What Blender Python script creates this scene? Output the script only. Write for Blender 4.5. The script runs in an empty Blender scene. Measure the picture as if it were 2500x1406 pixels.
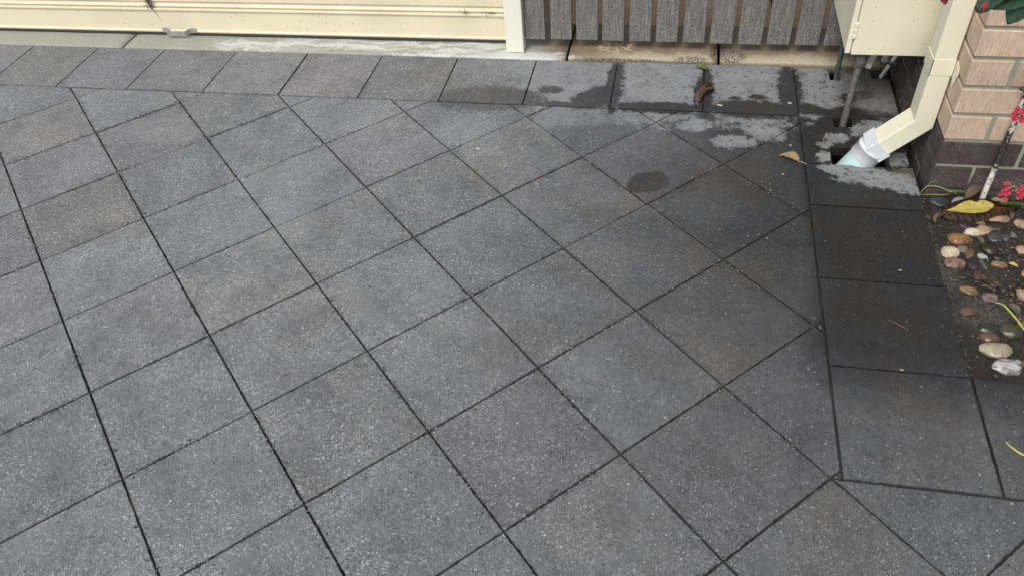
import bpy, bmesh, math, random
from mathutils import Vector, Matrix, noise
random.seed(7)
D = bpy.data; S = bpy.context.scene; COL = S.collection
R = math.radians
PI = math.pi

# ------------------------------------------------------------------ camera, sky, sun, exposure
cam = D.cameras.new('camera'); cam.sensor_width = 36; cam.lens = 28.08
cam.clip_start = .01; cam.clip_end = 500
co = D.objects.new('camera', cam); COL.objects.link(co)
co.matrix_world = Matrix((( .98046584, -.07926782,  .18000931, 1.76505406),
                          ( .18373475,  .69576078, -.69437632, -1.86558836),
                          (-.07020172,  .71388623,  .69673393, 1.93016842),
                          (0, 0, 0, 1)))
S.camera = co
SUN_EL, SUN_AZ = 52, 200          # azimuth of the sun, clockwise from +Y
w = D.worlds.new('World'); S.world = w; w.use_nodes = True
nt = w.node_tree; nt.nodes.clear()
sky = nt.nodes.new('ShaderNodeTexSky'); sky.sky_type = 'NISHITA'; sky.sun_disc = False
sky.sun_elevation = R(SUN_EL); sky.sun_rotation = R(SUN_AZ)
sky.dust_density = 2.5; sky.air_density = 1.0; sky.ozone_density = 1.0
bg = nt.nodes.new('ShaderNodeBackground'); bg.inputs[1].default_value = .12
hs = nt.nodes.new('ShaderNodeHueSaturation'); hs.inputs['Saturation'].default_value = .45
wo = nt.nodes.new('ShaderNodeOutputWorld')
nt.links.new(sky.outputs[0], hs.inputs['Color']); nt.links.new(hs.outputs[0], bg.inputs[0]); nt.links.new(bg.outputs[0], wo.inputs[0])
sl = D.lights.new('sun', 'SUN'); sl.energy = 1.7; sl.angle = R(26); sl.color = (1, .96, .9)
so = D.objects.new('sun', sl); COL.objects.link(so)
so.location = (0, -4, 6)
dv = Vector((math.sin(R(SUN_AZ)) * math.cos(R(SUN_EL)), math.cos(R(SUN_AZ)) * math.cos(R(SUN_EL)), math.sin(R(SUN_EL))))
so.rotation_euler = dv.to_track_quat('Z', 'Y').to_euler()
vs = S.view_settings; vs.view_transform = 'Standard'; vs.look = 'None'; vs.exposure = 0.44; vs.gamma = 1
S.cycles.max_bounces = 6

# ------------------------------------------------------------------ object helpers
def tag(o, label, cat, group=None, kind=None):
    if label: o['label'] = label
    if cat: o['category'] = cat
    if group: o['group'] = group
    if kind: o['kind'] = kind
    return o
def empty(name, loc, label, cat, group=None, rz=0):
    o = D.objects.new(name, None); COL.objects.link(o); o.location = loc; o.rotation_euler = (0, 0, rz)
    o.empty_display_size = .05
    return tag(o, label, cat, group)
def obj(name, bm, mats, parent=None, smooth=False, loc=None):
    """link a bmesh (built in WORLD coordinates unless loc is given) as one mesh object"""
    me = D.meshes.new(name); bm.normal_update(); bm.to_mesh(me); bm.free()
    for m in (mats if isinstance(mats, (list, tuple)) else [mats]): me.materials.append(m)
    if smooth:
        for p in me.polygons: p.use_smooth = True
    o = D.objects.new(name, me); COL.objects.link(o)
    if loc is not None: o.location = loc
    if parent is not None:
        o.parent = parent
        if loc is None:
            o.matrix_parent_inverse = Matrix.LocRotScale(parent.location, parent.rotation_euler, None).inverted()
    return o
def origin_to(o, p):
    """move a world-built mesh's origin to p without moving the mesh"""
    p = Vector(p); o.data.transform(Matrix.Translation(-p)); o.location = p; return o

def box(bm, lo, hi, bev=0, mat=0, M=None, seg=1):
    vs_ = [bm.verts.new(((lo[0], hi[0])[i & 1], (lo[1], hi[1])[i >> 1 & 1], (lo[2], hi[2])[i >> 2 & 1])) for i in range(8)]
    fs = [bm.faces.new([vs_[i] for i in q]) for q in ((0,2,3,1),(4,5,7,6),(0,1,5,4),(2,6,7,3),(0,4,6,2),(1,3,7,5))]
    for f in fs: f.material_index = mat
    if bev:
        es = list({e for f in fs for e in f.edges})
        r = bmesh.ops.bevel(bm, geom=es, offset=bev, segments=seg, affect='EDGES', profile=.5)
        for f in r['faces']: f.material_index = mat
        vs_ = list({v for f in r['faces'] for v in f.verts} | {v for v in vs_ if v.is_valid})
    if M is not None:
        for v in vs_: v.co = M @ v.co
    return vs_
def tube(bm, pts, rad, n=14, mat=0, cap=True):
    """tube along pts (radius: number or list)"""
    pts = [Vector(p) for p in pts]; rings = []
    up = Vector((0, 0, 1)); prev = None
    for i, p in enumerate(pts):
        t = (pts[min(i + 1, len(pts) - 1)] - pts[max(i - 1, 0)]).normalized()
        if prev is None:
            a = t.cross(Vector((0, 1, 0)) if abs(t.y) < .9 else Vector((1, 0, 0))).normalized()
        else: a = (prev - t * prev.dot(t)).normalized()
        prev = a; b = t.cross(a)
        r = rad[i] if isinstance(rad, (list, tuple)) else rad
        rings.append([bm.verts.new(p + (a * math.cos(2*PI*k/n) + b * math.sin(2*PI*k/n)) * r) for k in range(n)])
    for A, B in zip(rings, rings[1:]):
        for k in range(n):
            f = bm.faces.new((A[k], A[(k+1) % n], B[(k+1) % n], B[k])); f.material_index = mat; f.smooth = True
    if cap:
        for q in (rings[0][::-1], rings[-1]):
            f = bm.faces.new(q); f.material_index = mat
            for e in f.edges: e.smooth = False
    return rings
def sweep_rect(bm, path, wv, hv, mat=0, cap=True, bev=.004):
    """rounded rectangle section swept with mitred bends; path: points, wv/hv: half width (in path plane XZ) and half depth (Y)"""
    pts = [Vector(p) for p in path]; rings = []
    sec = []
    for sx, sy in ((1, 1), (-1, 1), (-1, -1), (1, -1)):
        a0 = math.atan2(sy, sx) - PI/4
        for k in range(3):
            a = a0 + PI/4*k
            sec.append((sx*(wv-bev) + bev*math.cos(a), sy*(hv-bev) + bev*math.sin(a)))
    for i, p in enumerate(pts):
        ts = []
        if i > 0: ts.append((p - pts[i-1]).normalized())
        if i < len(pts)-1: ts.append((pts[i+1] - p).normalized())
        t = sum(ts, Vector()).normalized()
        sc = 1/ max(.3, t.dot(ts[0]))
        side = Vector((0, 1, 0)).cross(t).normalized()
        rings.append([bm.verts.new(p + side*x*sc + Vector((0, 1, 0))*y) for x, y in sec])
    n = len(sec)
    for A, B in zip(rings, rings[1:]):
        for k in range(n): bm.faces.new((A[k], A[(k+1) % n], B[(k+1) % n], B[k])).material_index = mat
    if cap:
        bm.faces.new(rings[0][::-1]).material_index = mat; bm.faces.new(rings[-1]).material_index = mat

# ------------------------------------------------------------------ material helpers
class T:
    def __init__(s, name):
        s.m = D.materials.new(name); s.m.use_nodes = True; s.nt = s.m.node_tree
        s.b = s.nt.nodes['Principled BSDF']; s.tc = s.nt.nodes.new('ShaderNodeTexCoord'); s.P = s.tc.outputs['Object']
    def n(s, t, **k):
        x = s.nt.nodes.new('ShaderNode' + t)
        for a, v in k.items(): setattr(x, a, v)
        return x
    def put(s, sock, v):
        if isinstance(v, bpy.types.NodeSocket): s.nt.links.new(v, sock)
        elif v is not None:
            if isinstance(v, tuple) and len(v) == 3 and sock.type == 'RGBA': v = (*v, 1)
            sock.default_value = v
    def math(s, op, a, b=None, c=None, clamp=False):
        x = s.n('Math', operation=op, use_clamp=clamp); s.put(x.inputs[0], a); s.put(x.inputs[1], b); s.put(x.inputs[2], c); return x.outputs[0]
    def vm(s, op, a, b=None):
        x = s.n('VectorMath', operation=op); s.put(x.inputs[0], a)
        if op == 'SCALE': s.put(x.inputs['Scale'], b)
        else: s.put(x.inputs[1], b)
        return x.outputs[1] if op in ('LENGTH', 'DISTANCE') else x.outputs[0]
    def scale(s, v, sx, sy, sz): return s.vm('MULTIPLY', v, (sx, sy, sz))
    def noise(s, sc, det=3, rough=.55, vec=None, col=False):
        x = s.n('TexNoise'); s.put(x.inputs['Vector'], vec or s.P); x.inputs['Scale'].default_value = sc
        x.inputs['Detail'].default_value = det; x.inputs['Roughness'].default_value = rough
        return x.outputs['Color' if col else 'Fac']
    def voro(s, sc, vec=None, feature='F1', rand=1):
        x = s.n('TexVoronoi', feature=feature); s.put(x.inputs['Vector'], vec or s.P); x.inputs['Scale'].default_value = sc
        x.inputs['Randomness'].default_value = rand; return x
    def sstep(s, v, a, b, lo=0., hi=1.):
        x = s.n('MapRange', interpolation_type='SMOOTHSTEP'); s.put(x.inputs[0], v)
        for i, q in enumerate((a, b, lo, hi)): x.inputs[i+1].default_value = q
        return x.outputs[0]
    def lin(s, v, a, b, lo=0., hi=1.):
        x = s.n('MapRange'); s.put(x.inputs[0], v)
        for i, q in enumerate((a, b, lo, hi)): x.inputs[i+1].default_value = q
        return x.outputs[0]
    def mix(s, f, a, b, mode='MIX'):
        x = s.n('Mix', data_type='RGBA', blend_type=mode); s.put(x.inputs['Factor'], f)
        s.put(x.inputs[6], a); s.put(x.inputs[7], b); return x.outputs[2]
    def mul(s, c, v):
        return s.vm('SCALE', c, v)
    def attr(s, name):
        x = s.n('Attribute', attribute_name=name); return x
    def sep(s, v):
        x = s.n('SeparateXYZ'); s.put(x.inputs[0], v); return x.outputs
    def bump(s, h, strength=.3, dist=.002, normal=None):
        x = s.n('Bump'); x.inputs['Strength'].default_value = strength; x.inputs['Distance'].default_value = dist
        s.put(x.inputs['Height'], h)
        if normal is not None: s.put(x.inputs['Normal'], normal)
        return x.outputs[0]
    def blob(s, vec, cx, cy, rx, ry, rot=0):
        """1 at the centre, 0 on the ellipse and beyond"""
        m = s.n('Mapping', vector_type='TEXTURE'); s.put(m.inputs['Vector'], vec)
        m.inputs['Location'].default_value = (cx, cy, 0); m.inputs['Rotation'].default_value = (0, 0, R(rot)); m.inputs['Scale'].default_value = (rx, ry, 1000)
        g = s.n('TexGradient', gradient_type='SPHERICAL'); s.put(g.inputs[0], m.outputs[0]); return g.outputs['Fac']
    def blobs(s, vec, L):
        r = None
        for b in L:
            q = s.blob(vec, *b); r = q if r is None else s.math('MAXIMUM', r, q)
        return r
    def out(s, col, rough=.7, normal=None, spec=None, coat=None, sub=None):
        s.put(s.b.inputs['Base Color'], col); s.put(s.b.inputs['Roughness'], rough)
        if normal is not None: s.put(s.b.inputs['Normal'], normal)
        if spec is not None: s.put(s.b.inputs['Specular IOR Level'], spec)
        if coat is not None: s.put(s.b.inputs['Coat Weight'], coat); s.b.inputs['Coat Roughness'].default_value = .25
        return s.m

# ---- concrete pavers: dry speckled grey, dark where wet and towards the right, pale film where it dries
def mat_paver():
    t = T('paver_concrete')
    at = t.attr('tint').outputs['Color']; a = t.sep(at)
    edge = t.attr('edge').outputs['Fac']
    jx = t.vm('ADD', t.P, t.vm('SCALE', t.vm('SUBTRACT', t.noise(120, 2, .6, col=True), (.5, .5, .5)), .006))
    base = t.mix(t.math('MULTIPLY', a[1], t.lin(t.noise(3, 2), .3, .7, .2, 1)), (.133, .145, .165), (.156, .156, .151))
    base = t.mix(t.sstep(a[2], .55, .95, 0, .55), base, (.148, .144, .163))
    warm = t.sstep(t.noise(2.2, 3, .6), .5, .72)
    base = t.mix(t.math('MULTIPLY', warm, .32), base, (.160, .146, .122))
    base = t.mul(base, t.lin(a[0], 0, 1, .86, 1.14))
    base = t.mul(base, t.lin(t.noise(5.5, 6, .7), .32, .68, .78, 1.20))
    base = t.mul(base, t.lin(t.noise(45, 3, .6), .3, .7, .82, 1.16))
    grime = t.math('MULTIPLY', t.sstep(t.noise(9, 6, .75), .55, .70), t.lin(t.sstep(edge, 0, .3), 0, 1, .40, .75))
    base = t.mul(base, t.lin(grime, 0, 1, 1, .42))
    v4 = t.voro(165, vec=jx); r4 = t.sep(v4.outputs['Color'])
    grit = t.math('MULTIPLY', t.sstep(r4[0], .66, .80), t.math('LESS_THAN', v4.outputs['Distance'], .42))
    clump = t.sstep(t.noise(13, 6, .8), .49, .60)
    grit = t.math('MULTIPLY', grit, t.math('MAXIMUM', clump, t.math('MULTIPLY', edge, .9)))
    base = t.mul(base, t.lin(grit, 0, 1, 1, .22))
    # aggregate speckle
    f1 = t.voro(640); f2 = t.voro(260)
    c1 = t.sep(f1.outputs['Color'])[0]; c2 = t.sep(f2.outputs['Color'])[0]
    spk = t.math('MAXIMUM', t.math('MULTIPLY', t.sstep(c1, .62, .95), .62), t.math('MULTIPLY', t.sstep(c2, .93, .96), .95))
    dense = t.lin(t.noise(6, 4, .65), .35, .65, .35, 1.0)
    dk = t.math('MAXIMUM', t.sstep(c1, .36, .08), t.sstep(c2, .10, .04))
    # wetness field over a smooth darkening towards the right
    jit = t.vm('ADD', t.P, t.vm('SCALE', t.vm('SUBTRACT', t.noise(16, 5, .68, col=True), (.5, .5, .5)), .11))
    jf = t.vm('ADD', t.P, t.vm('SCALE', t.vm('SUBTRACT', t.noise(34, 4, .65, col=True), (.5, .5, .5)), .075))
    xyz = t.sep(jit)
    toned = t.sstep(t.math('ADD', xyz[0], t.math('MULTIPLY', t.math('SUBTRACT', t.noise(2.4, 3, .6), .5), .7)), .8, 2.35, 0, .88)
    toned = t.math('MULTIPLY', toned, t.lin(xyz[1], -.9, .4, .35, 1))
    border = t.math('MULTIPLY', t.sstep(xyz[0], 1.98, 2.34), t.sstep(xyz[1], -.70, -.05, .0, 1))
    wet = t.math('MAXIMUM', toned, border)
    # sharply edged wet marks on the course below the fence
    wm = t.blobs(jf, [(.93, 1.27, .32, .13, 4), (1.42, 1.32, .17, .10, 42), (1.20, 1.365, .07, .045, 0), (1.30, 1.245, .20, .03, 0), (1.475, 1.50, .03, .16, 0),
                      (1.500, 1.40, .040, .30, 0), (1.70, 1.245, .28, .060, 0), (1.880, 1.36, .040, .22, 0), (1.905, 1.38, .040, .28, 0), (2.10, 1.260, .26, .095, 0), (2.265, 1.42, .065, .30, 0), (2.13, 1.36, .05, .03, 0), (2.03, 1.345, .03, .02, 0),
                      (2.33, 1.28, .10, .05, 0), (2.50, 1.26, .22, .05, 0), (2.54, 1.40, .10, .05, 20)])
    wms = t.sstep(t.math('ADD', wm, t.math('MULTIPLY', t.math('MULTIPLY', t.math('SUBTRACT', t.noise(26, 5, .72), .5), .6), t.sstep(wm, 0, .1))), .0, .34)
    wet = t.math('MAXIMUM', wet, t.math('MULTIPLY', wms, t.lin(t.sep(t.P)[0], .9, 1.7, .42, .95)))
    spot = t.sstep(t.blob(t.vm('ADD', t.P, t.vm('SCALE', t.vm('SUBTRACT', t.noise(14, 4, .6, col=True), (.5, .5, .5)), .045)), 1.69, .70, .115, .085, 30), .03, .30)
    wet = t.math('MAXIMUM', wet, t.math('MULTIPLY', spot, .86))
    # pale film patches
    fsoft = [(1.36, 1.14, .22, .09, 0), (1.22, 1.11, .08, .11, 0), (1.60, 1.17, .16, .07, 0), (.87, 1.00, .20, .17, 20), (1.03, .85, .085, .045, 0), (.25, .3, .25, .2, 0), (.88, 1.54, .24, .13, 0), (.45, 1.0, .2, .15, 0), (.1, .6, .22, .12, 30), (-.5, .9, .3, .15, 0), (1.35, 1.17, .12, .04, 0), (2.60, 1.44, .16, .26, 0), (2.66, 1.30, .08, .14, 0)]
    fd = [(1.29, 1.47, .34, .36, 0), (1.69, 1.48, .42, .46, 0), (2.09, 1.48, .40, .46, 0), (1.08, 1.56, .14, .12, 0),
          (2.07, 1.185, .15, .05, -10), (1.86, 1.12, .10, .06, 10), (2.02, 1.01, .12, .06, 0), (2.15, 1.09, .12, .07, -10),
          (2.42, 1.50, .20, .24, 0), (2.36, 1.33, .11, .14, 0), (2.42, 1.28, .07, .04, 0), (2.43, 1.07, .06, .045, 0), (2.38, 1.02, .04, .03, 0), (2.37, .93, .035, .05, 0),
          (2.53, .81, .19, .08, -8), (2.44, .85, .12, .045, 0), (2.63, .77, .12, .06, -20), (2.58, 1.13, .11, .10, 0), (2.64, .96, .10, .06, 0)]
    bf = t.blobs(jf, fd); softf = t.math('MULTIPLY', t.sstep(t.blobs(jit, fsoft), .02, .55), .70)
    frac = t.math('MULTIPLY', t.math('SUBTRACT', t.noise(19, 6, .75), .5), 1.9)
    film = t.math('MULTIPLY', t.sstep(t.math('ADD', bf, t.math('MULTIPLY', frac, t.sstep(bf, 0, .12))), .07, .33), t.lin(t.noise(12, 4, .7), .3, .62, .45, 1))
    film = t.math('MAXIMUM', film, t.math('MULTIPLY', softf, t.lin(t.noise(30, 4, .7), .3, .6, .3, 1)))
    film = t.math('MULTIPLY', film, t.math('SUBTRACT', 1, t.math('MULTIPLY', wms, .97)))
    drops = t.math('MINIMUM', t.sstep(t.voro(26, jf).outputs['Distance'], .16, .26), t.sstep(t.voro(55, jf).outputs['Distance'], .16, .3))
    film = t.math('MULTIPLY', film, t.lin(drops, 0, 1, .12, 1))
    rg = t.vm('LENGTH', t.vm('MULTIPLY', t.vm('SUBTRACT', jx, (.547, .199, 0)), (1, 1, 0)))
    rg = t.math('MULTIPLY', t.sstep(t.math('ABSOLUTE', t.math('SUBTRACT', rg, .016)), .008, .002), .45)
    base = t.mul(base, t.lin(rg, 0, 1, 1, .3))
    brn = t.math('MULTIPLY', t.sstep(t.noise(3.4, 4, .65), .42, .62), t.math('MULTIPLY', wet, .55))
    base = t.mix(brn, base, (.17, .145, .105))
    sand = t.math('MULTIPLY', t.sstep(t.blobs(jit, [(2.62, 1.42, .13, .22, 0), (2.58, 1.60, .12, .10, 0), (2.67, .84, .07, .07, 0)]), .05, .5), t.lin(t.noise(90, 4, .75), .35, .65, .05, .55))
    moss = t.math('MULTIPLY', t.sstep(t.noise(3.1, 4, .7), .56, .72), .3)
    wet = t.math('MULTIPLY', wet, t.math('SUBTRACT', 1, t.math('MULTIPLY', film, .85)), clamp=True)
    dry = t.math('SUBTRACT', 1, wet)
    base = t.mix(moss, base, t.mul(base, .82))
    k = t.math('MULTIPLY', t.math('MULTIPLY', spk, dense), t.lin(wet, 0, 1, .78, .16))
    base = t.mix(k, base, (.56, .58, .60))
    base = t.mix(t.math('MULTIPLY', dk, .55), base, t.mul(base, .35))
    base = t.mix(t.sstep(edge, .25, 1, 0, .55), base, (.035, .036, .037))
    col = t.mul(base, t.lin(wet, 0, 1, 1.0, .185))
    col = t.mix(t.math('MULTIPLY', film, t.lin(t.math('ADD', bf, t.math('MULTIPLY', frac, .45)), 0, .55, .45, .82)), col, (.255, .265, .275))
    col = t.mix(sand, col, (.27, .235, .175))
    # white quartz chips and dark pits
    v = t.voro(38); rr = t.sep(v.outputs['Color'])
    chip = t.math('MULTIPLY', t.math('LESS_THAN', v.outputs['Distance'], t.math('MULTIPLY', rr[1], .13)), t.math('GREATER_THAN', rr[0], .45))
    v2 = t.voro(95); r2 = t.sep(v2.outputs['Color'])
    chip2 = t.math('MULTIPLY', t.math('LESS_THAN', v2.outputs['Distance'], .17), t.math('GREATER_THAN', r2[0], .86))
    chips = t.math('MULTIPLY', t.math('MAXIMUM', chip, chip2), t.lin(wet, 0, 1, .85, .22))
    col = t.mix(chips, col, (.52, .53, .52))
    v3 = t.voro(75, vec=jx); r3 = t.sep(v3.outputs['Color'])
    pit = t.math('MULTIPLY', t.sstep(v3.outputs['Distance'], .26, .12), t.sstep(r3[2], .70, .80))
    pit = t.math('MULTIPLY', pit, t.sstep(t.noise(5, 4, .7), .38, .56))
    col = t.mix(t.math('MULTIPLY', pit, .7), col, t.mul(col, .3))
    h = t.math('ADD', t.math('MULTIPLY', t.noise(420, 3, .7), .7), t.math('MULTIPLY', t.noise(60, 4, .6), .6))
    h = t.math('SUBTRACT', h, t.math('MULTIPLY', pit, .8))
    nrm = t.bump(h, .6, .0026)
    return t.out(col, t.lin(wet, 0, 1, .86, .62), nrm, spec=t.lin(wet, 0, 1, .35, .20))

def mat_bed():
    t = T('dark_soil')
    n = t.noise(9, 6, .7); f = t.noise(120, 5, .8); g = t.noise(380, 3, .8)
    c = t.mix(t.sstep(n, .35, .65), (.010, .009, .008), (.032, .028, .023))
    c = t.mix(t.sstep(f, .50, .64), c, (.062, .052, .042))
    c = t.mix(t.math('MULTIPLY', t.sstep(g, .6, .72), t.sstep(n, .4, .6)), c, (.16, .14, .12))
    c = t.mix(t.math('MULTIPLY', t.sstep(t.blobs(t.P, [(2.80, .13, .12, .10, 0), (2.82, .17, .10, .08, 0), (2.73, .34, .05, .16, 0)]), 0, .6), t.sstep(f, .4, .62)), c, (.13, .125, .115))
    return t.out(c, .8, t.bump(t.math('ADD', f, g), .9, .006))

def mat_joint():
    t = T('joint_sand'); f = t.noise(200, 4, .8)
    return t.out(t.mix(f, (.014, .014, .015), (.045, .042, .036)), .95, t.bump(f, .8, .004))

def mat_slab():
    t = T('edging_concrete')
    p = t.sep(t.P); n = t.noise(5, 6, .7); f = t.noise(150, 4, .75); j = t.vm('ADD', t.P, t.vm('SCALE', t.vm('SUBTRACT', t.noise(9, 6, .7, col=True), (.5, .5, .5)), .16))
    grey = t.mix(n, (.24, .25, .21), (.37, .37, .315))
    tan = t.mix(n, (.12, .085, .055), (.30, .235, .16))
    c = t.mix(t.sstep(p[0], 1.02, 1.22), grey, tan)
    streak = t.noise(3, 5, .7, vec=t.scale(j, 1, 9, 1))
    wb = t.blobs(j, [(-.35, 1.70, .42, .075, 0), (.15, 1.71, .5, .05, 0), (.0, 1.765, .4, .03, 0), (.62, 1.71, .5, .10, 0), (1.0, 1.66, .36, .07, 0), (1.12, 1.67, .16, .06, 0)])
    white = t.math('MULTIPLY', t.sstep(wb, .02, .35), t.sstep(streak, .40, .58))
    white = t.math('MAXIMUM', white, t.math('MULTIPLY', t.sstep(p[0], .55, .95), t.math('MULTIPLY', t.sstep(p[0], 1.24, 1.15), t.sstep(t.sep(j)[1], 1.74, 1.66))))
    c = t.mix(t.math('MULTIPLY', white, .85), c, (.60, .61, .59))
    # pale nose of the tan pieces, dark dirt at their back
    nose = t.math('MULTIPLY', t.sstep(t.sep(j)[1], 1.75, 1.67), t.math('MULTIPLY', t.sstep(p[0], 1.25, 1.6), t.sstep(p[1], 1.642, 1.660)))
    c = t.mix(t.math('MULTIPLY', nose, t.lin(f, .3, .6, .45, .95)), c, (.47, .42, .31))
    dirt = t.math('MULTIPLY', t.sstep(t.sep(j)[1], 1.74, 1.86), t.sstep(p[0], 1.0, 1.3))
    c = t.mix(t.math('MULTIPLY', dirt, .30), c, (.13, .10, .075))
    lich = t.math('MULTIPLY', t.sstep(t.blob(t.P, 1.47, 1.76, .13, .07), 0, .4), t.sstep(t.noise(60, 4, .7), .50, .54))
    c = t.mix(lich, c, (.48, .42, .25))
    blk = t.math('MULTIPLY', t.sstep(t.blobs(t.P, [(1.96, 1.72, .06, .11, 0), (2.02, 1.70, .08, .08, 0), (1.83, 1.66, .10, .04, 0), (1.5, 1.645, .3, .02, 0)]), 0, .5), t.sstep(t.noise(120, 4, .8), .46, .56))
    c = t.mix(blk, c, (.02, .016, .012))
    low = t.math('MULTIPLY', t.sstep(p[1], 1.662, 1.642), t.sstep(p[0], 1.2, 1.3))
    c = t.mix(t.math('MULTIPLY', low, .6), c, (.09, .085, .06))
    c = t.mul(c, t.lin(f, .3, .7, .72, 1.2))
    return t.out(c, .8, t.bump(f, .5, .002))

def mat_backpath():
    t = T('brown_path'); n = t.noise(6, 6, .75); f = t.noise(110, 4, .8)
    c = t.mix(n, (.27, .18, .11), (.62, .47, .32)); c = t.mul(c, t.lin(f, .3, .7, .55, 1.3))
    return t.out(c, .9, t.bump(f, .7, .004))

def cream(name, col, dirt=1.0, rough=.38):
    t = T(name); n = t.noise(3, 4, .6)
    c = t.mix(t.sstep(n, .35, .7), col, tuple(x*.9 for x in col))
    c = t.mix(t.math('MULTIPLY', t.sstep(t.noise(14, 5, .7), .55, .8), .12), c, (.50, .45, .30))
    v = t.voro(62); q = t.sep(v.outputs['Color'])
    d = t.math('MULTIPLY', t.math('LESS_THAN', v.outputs['Distance'], t.math('MULTIPLY', q[1], .20)), t.math('GREATER_THAN', q[0], .74))
    v2 = t.voro(21); q2 = t.sep(v2.outputs['Color'])
    d2 = t.math('MULTIPLY', t.math('LESS_THAN', v2.outputs['Distance'], t.math('MULTIPLY', q2[1], .10)), t.math('GREATER_THAN', q2[0], .5))
    c = t.mix(t.math('MULTIPLY', t.math('MAXIMUM', d, d2), .7*dirt), c, (.16, .10, .055))
    c = t.mix(t.math('MULTIPLY', t.math('MULTIPLY', t.sstep(t.noise(30, 5, .75), .62, .75), t.sstep(t.noise(3.3, 2), .5, .65)), .22*dirt), c, (.30, .24, .15))
    return t.out(c, rough, spec=.4)

def mat_wood():
    t = T('weathered_wood'); oi = t.n('ObjectInfo')
    off = t.math('MULTIPLY', oi.outputs['Random'], 37.)
    P0 = t.vm('ADD', t.P, t.n('CombineXYZ').outputs[0]) 
    cb = t.n('CombineXYZ'); t.put(cb.inputs[0], off); t.put(cb.inputs[2], off); P0 = t.vm('ADD', t.P, cb.outputs[0])
    g = t.noise(22, 6, .7, vec=t.scale(P0, 7, 3, .35)); f = t.noise(300, 3, .8, vec=P0); b = t.noise(7, 3, vec=P0)
    c = t.mix(t.sstep(g, .3, .7), (.075, .072, .070), (.225, .212, .198))
    c = t.mix(t.math('MULTIPLY', t.sstep(b, .58, .75), .5), c, (.20, .145, .11))
    v = t.voro(260, vec=P0); q = t.sep(v.outputs['Color'])[0]
    low = t.lin(t.sep(t.P)[2], .02, .22, 1, .45)
    c = t.mix(t.math('MULTIPLY', t.math('MULTIPLY', t.sstep(q, .80, .92), t.math('LESS_THAN', v.outputs['Distance'], .5)), t.math('MULTIPLY', low, .75)), c, (.46, .46, .45))
    c = t.mix(t.math('MULTIPLY', t.math('SUBTRACT', 1, t.sstep(q, .1, .2)), .5), c, (.05, .05, .055))
    return t.out(c, .85, t.bump(t.math('ADD', g, t.math('MULTIPLY', f, .5)), .6, .002))

def mat_brick(name, a, b, fleck):
    t = T(name)
    r = t.sep(t.attr('tint').outputs['Color'])[0]
    cb = t.n('CombineXYZ'); t.put(cb.inputs[2], t.math('MULTIPLY', r, 40.)); P0 = t.vm('ADD', t.P, cb.outputs[0])
    g = t.noise(46, 4, .65, vec=t.scale(P0, 6.5, 6.5, .40)); n = t.noise(14, 4, .7, vec=P0); f = t.noise(260, 3, .8, vec=P0)
    c = t.mix(t.sstep(n, .3, .7), a, b)
    c = t.mul(c, t.lin(r, 0, 1, .85, 1.12))
    c = t.mul(c, t.lin(g, .32, .68, .70, 1.20))
    wf = t.math('MULTIPLY', t.sstep(f, .56, .66), t.sstep(t.noise(11, 4, .7), .42, .64))
    c = t.mix(t.math('MULTIPLY', wf, fleck), c, (.55, .52, .50))
    return t.out(c, .85, t.bump(t.math('ADD', g, t.math('MULTIPLY', f, .35)), .65, .0035), spec=.3)

def mat_mortar():
    t = T('mortar'); n = t.noise(30, 5, .7); z = t.sep(t.P)[2]
    c = t.mix(n, (.22, .23, .18), (.36, .36, .29))
    c = t.mix(t.sstep(t.math('ADD', z, t.math('MULTIPLY', n, .10)), .15, .06), c, (.07, .068, .058))
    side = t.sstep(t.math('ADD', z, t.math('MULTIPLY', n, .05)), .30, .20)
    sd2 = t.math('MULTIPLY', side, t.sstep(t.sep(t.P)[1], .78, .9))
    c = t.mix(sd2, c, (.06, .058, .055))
    return t.out(c, .95, t.bump(n, .6, .004))

def simple(name, col, rough=.5, metal=0, var=.25, sc=40, col2=None, bump=0, spec=.5):
    t = T(name); n = t.noise(sc, 4, .65)
    c = t.mix(t.sstep(n, .32, .68), col, col2 or tuple(x*(1-var) for x in col))
    t.b.inputs['Metallic'].default_value = metal
    return t.out(c, rough, t.bump(n, bump, .002) if bump else None, spec=spec)

def mat_leaf(name, a, b, vein=None, rough=.5, sc=25, along=False, trans=0):
    t = T(name); n = t.noise(sc, 4, .65)
    c = t.mix(t.sstep(n, .35, .65), a, b)
    if vein:
        uv = t.sep(t.attr('vein').outputs['Color'])   # r: across 0..1 from midrib, g: along
        mid = t.sstep(uv[0], .09, .02)
        rib = t.math('SINE', t.math('ADD', t.math('MULTIPLY', uv[1], 75.), t.math('MULTIPLY', uv[0], -7.)))
        c = t.mix(t.math('MAXIMUM', t.math('MULTIPLY', mid, .8), t.math('MULTIPLY', t.sstep(rib, .2, 1.), .38)), c, vein)
    return t.out(c, rough, t.bump(n, .25, .002))

def mat_stone(name, a, b, band=0, rough=.33, sc=30, spot=None):
    t = T(name); n = t.noise(sc, 5, .65); f = t.noise(180, 3, .7)
    c = t.mix(t.sstep(n, .35, .65), a, b)
    if band:
        w_ = t.noise(band, 4, .6, vec=t.scale(t.P, .5, 2.6, 2.6)); c = t.mix(t.sstep(w_, .46, .56), c, tuple(x*.5 for x in b))
    c = t.mul(c, t.lin(f, .3, .7, .72, 1.22))
    if spot: c = t.mix(t.math('MULTIPLY', t.sstep(t.noise(75, 3, .7), .62, .68), .8), c, spot)
    c = t.mix(t.math('MULTIPLY', t.sstep(t.noise(26, 5, .75), .54, .70), .75), c, (.022, .018, .014))
    return t.out(c, t.lin(n, .3, .7, .22, .5), t.bump(f, .25, .001), spec=.5)

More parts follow.
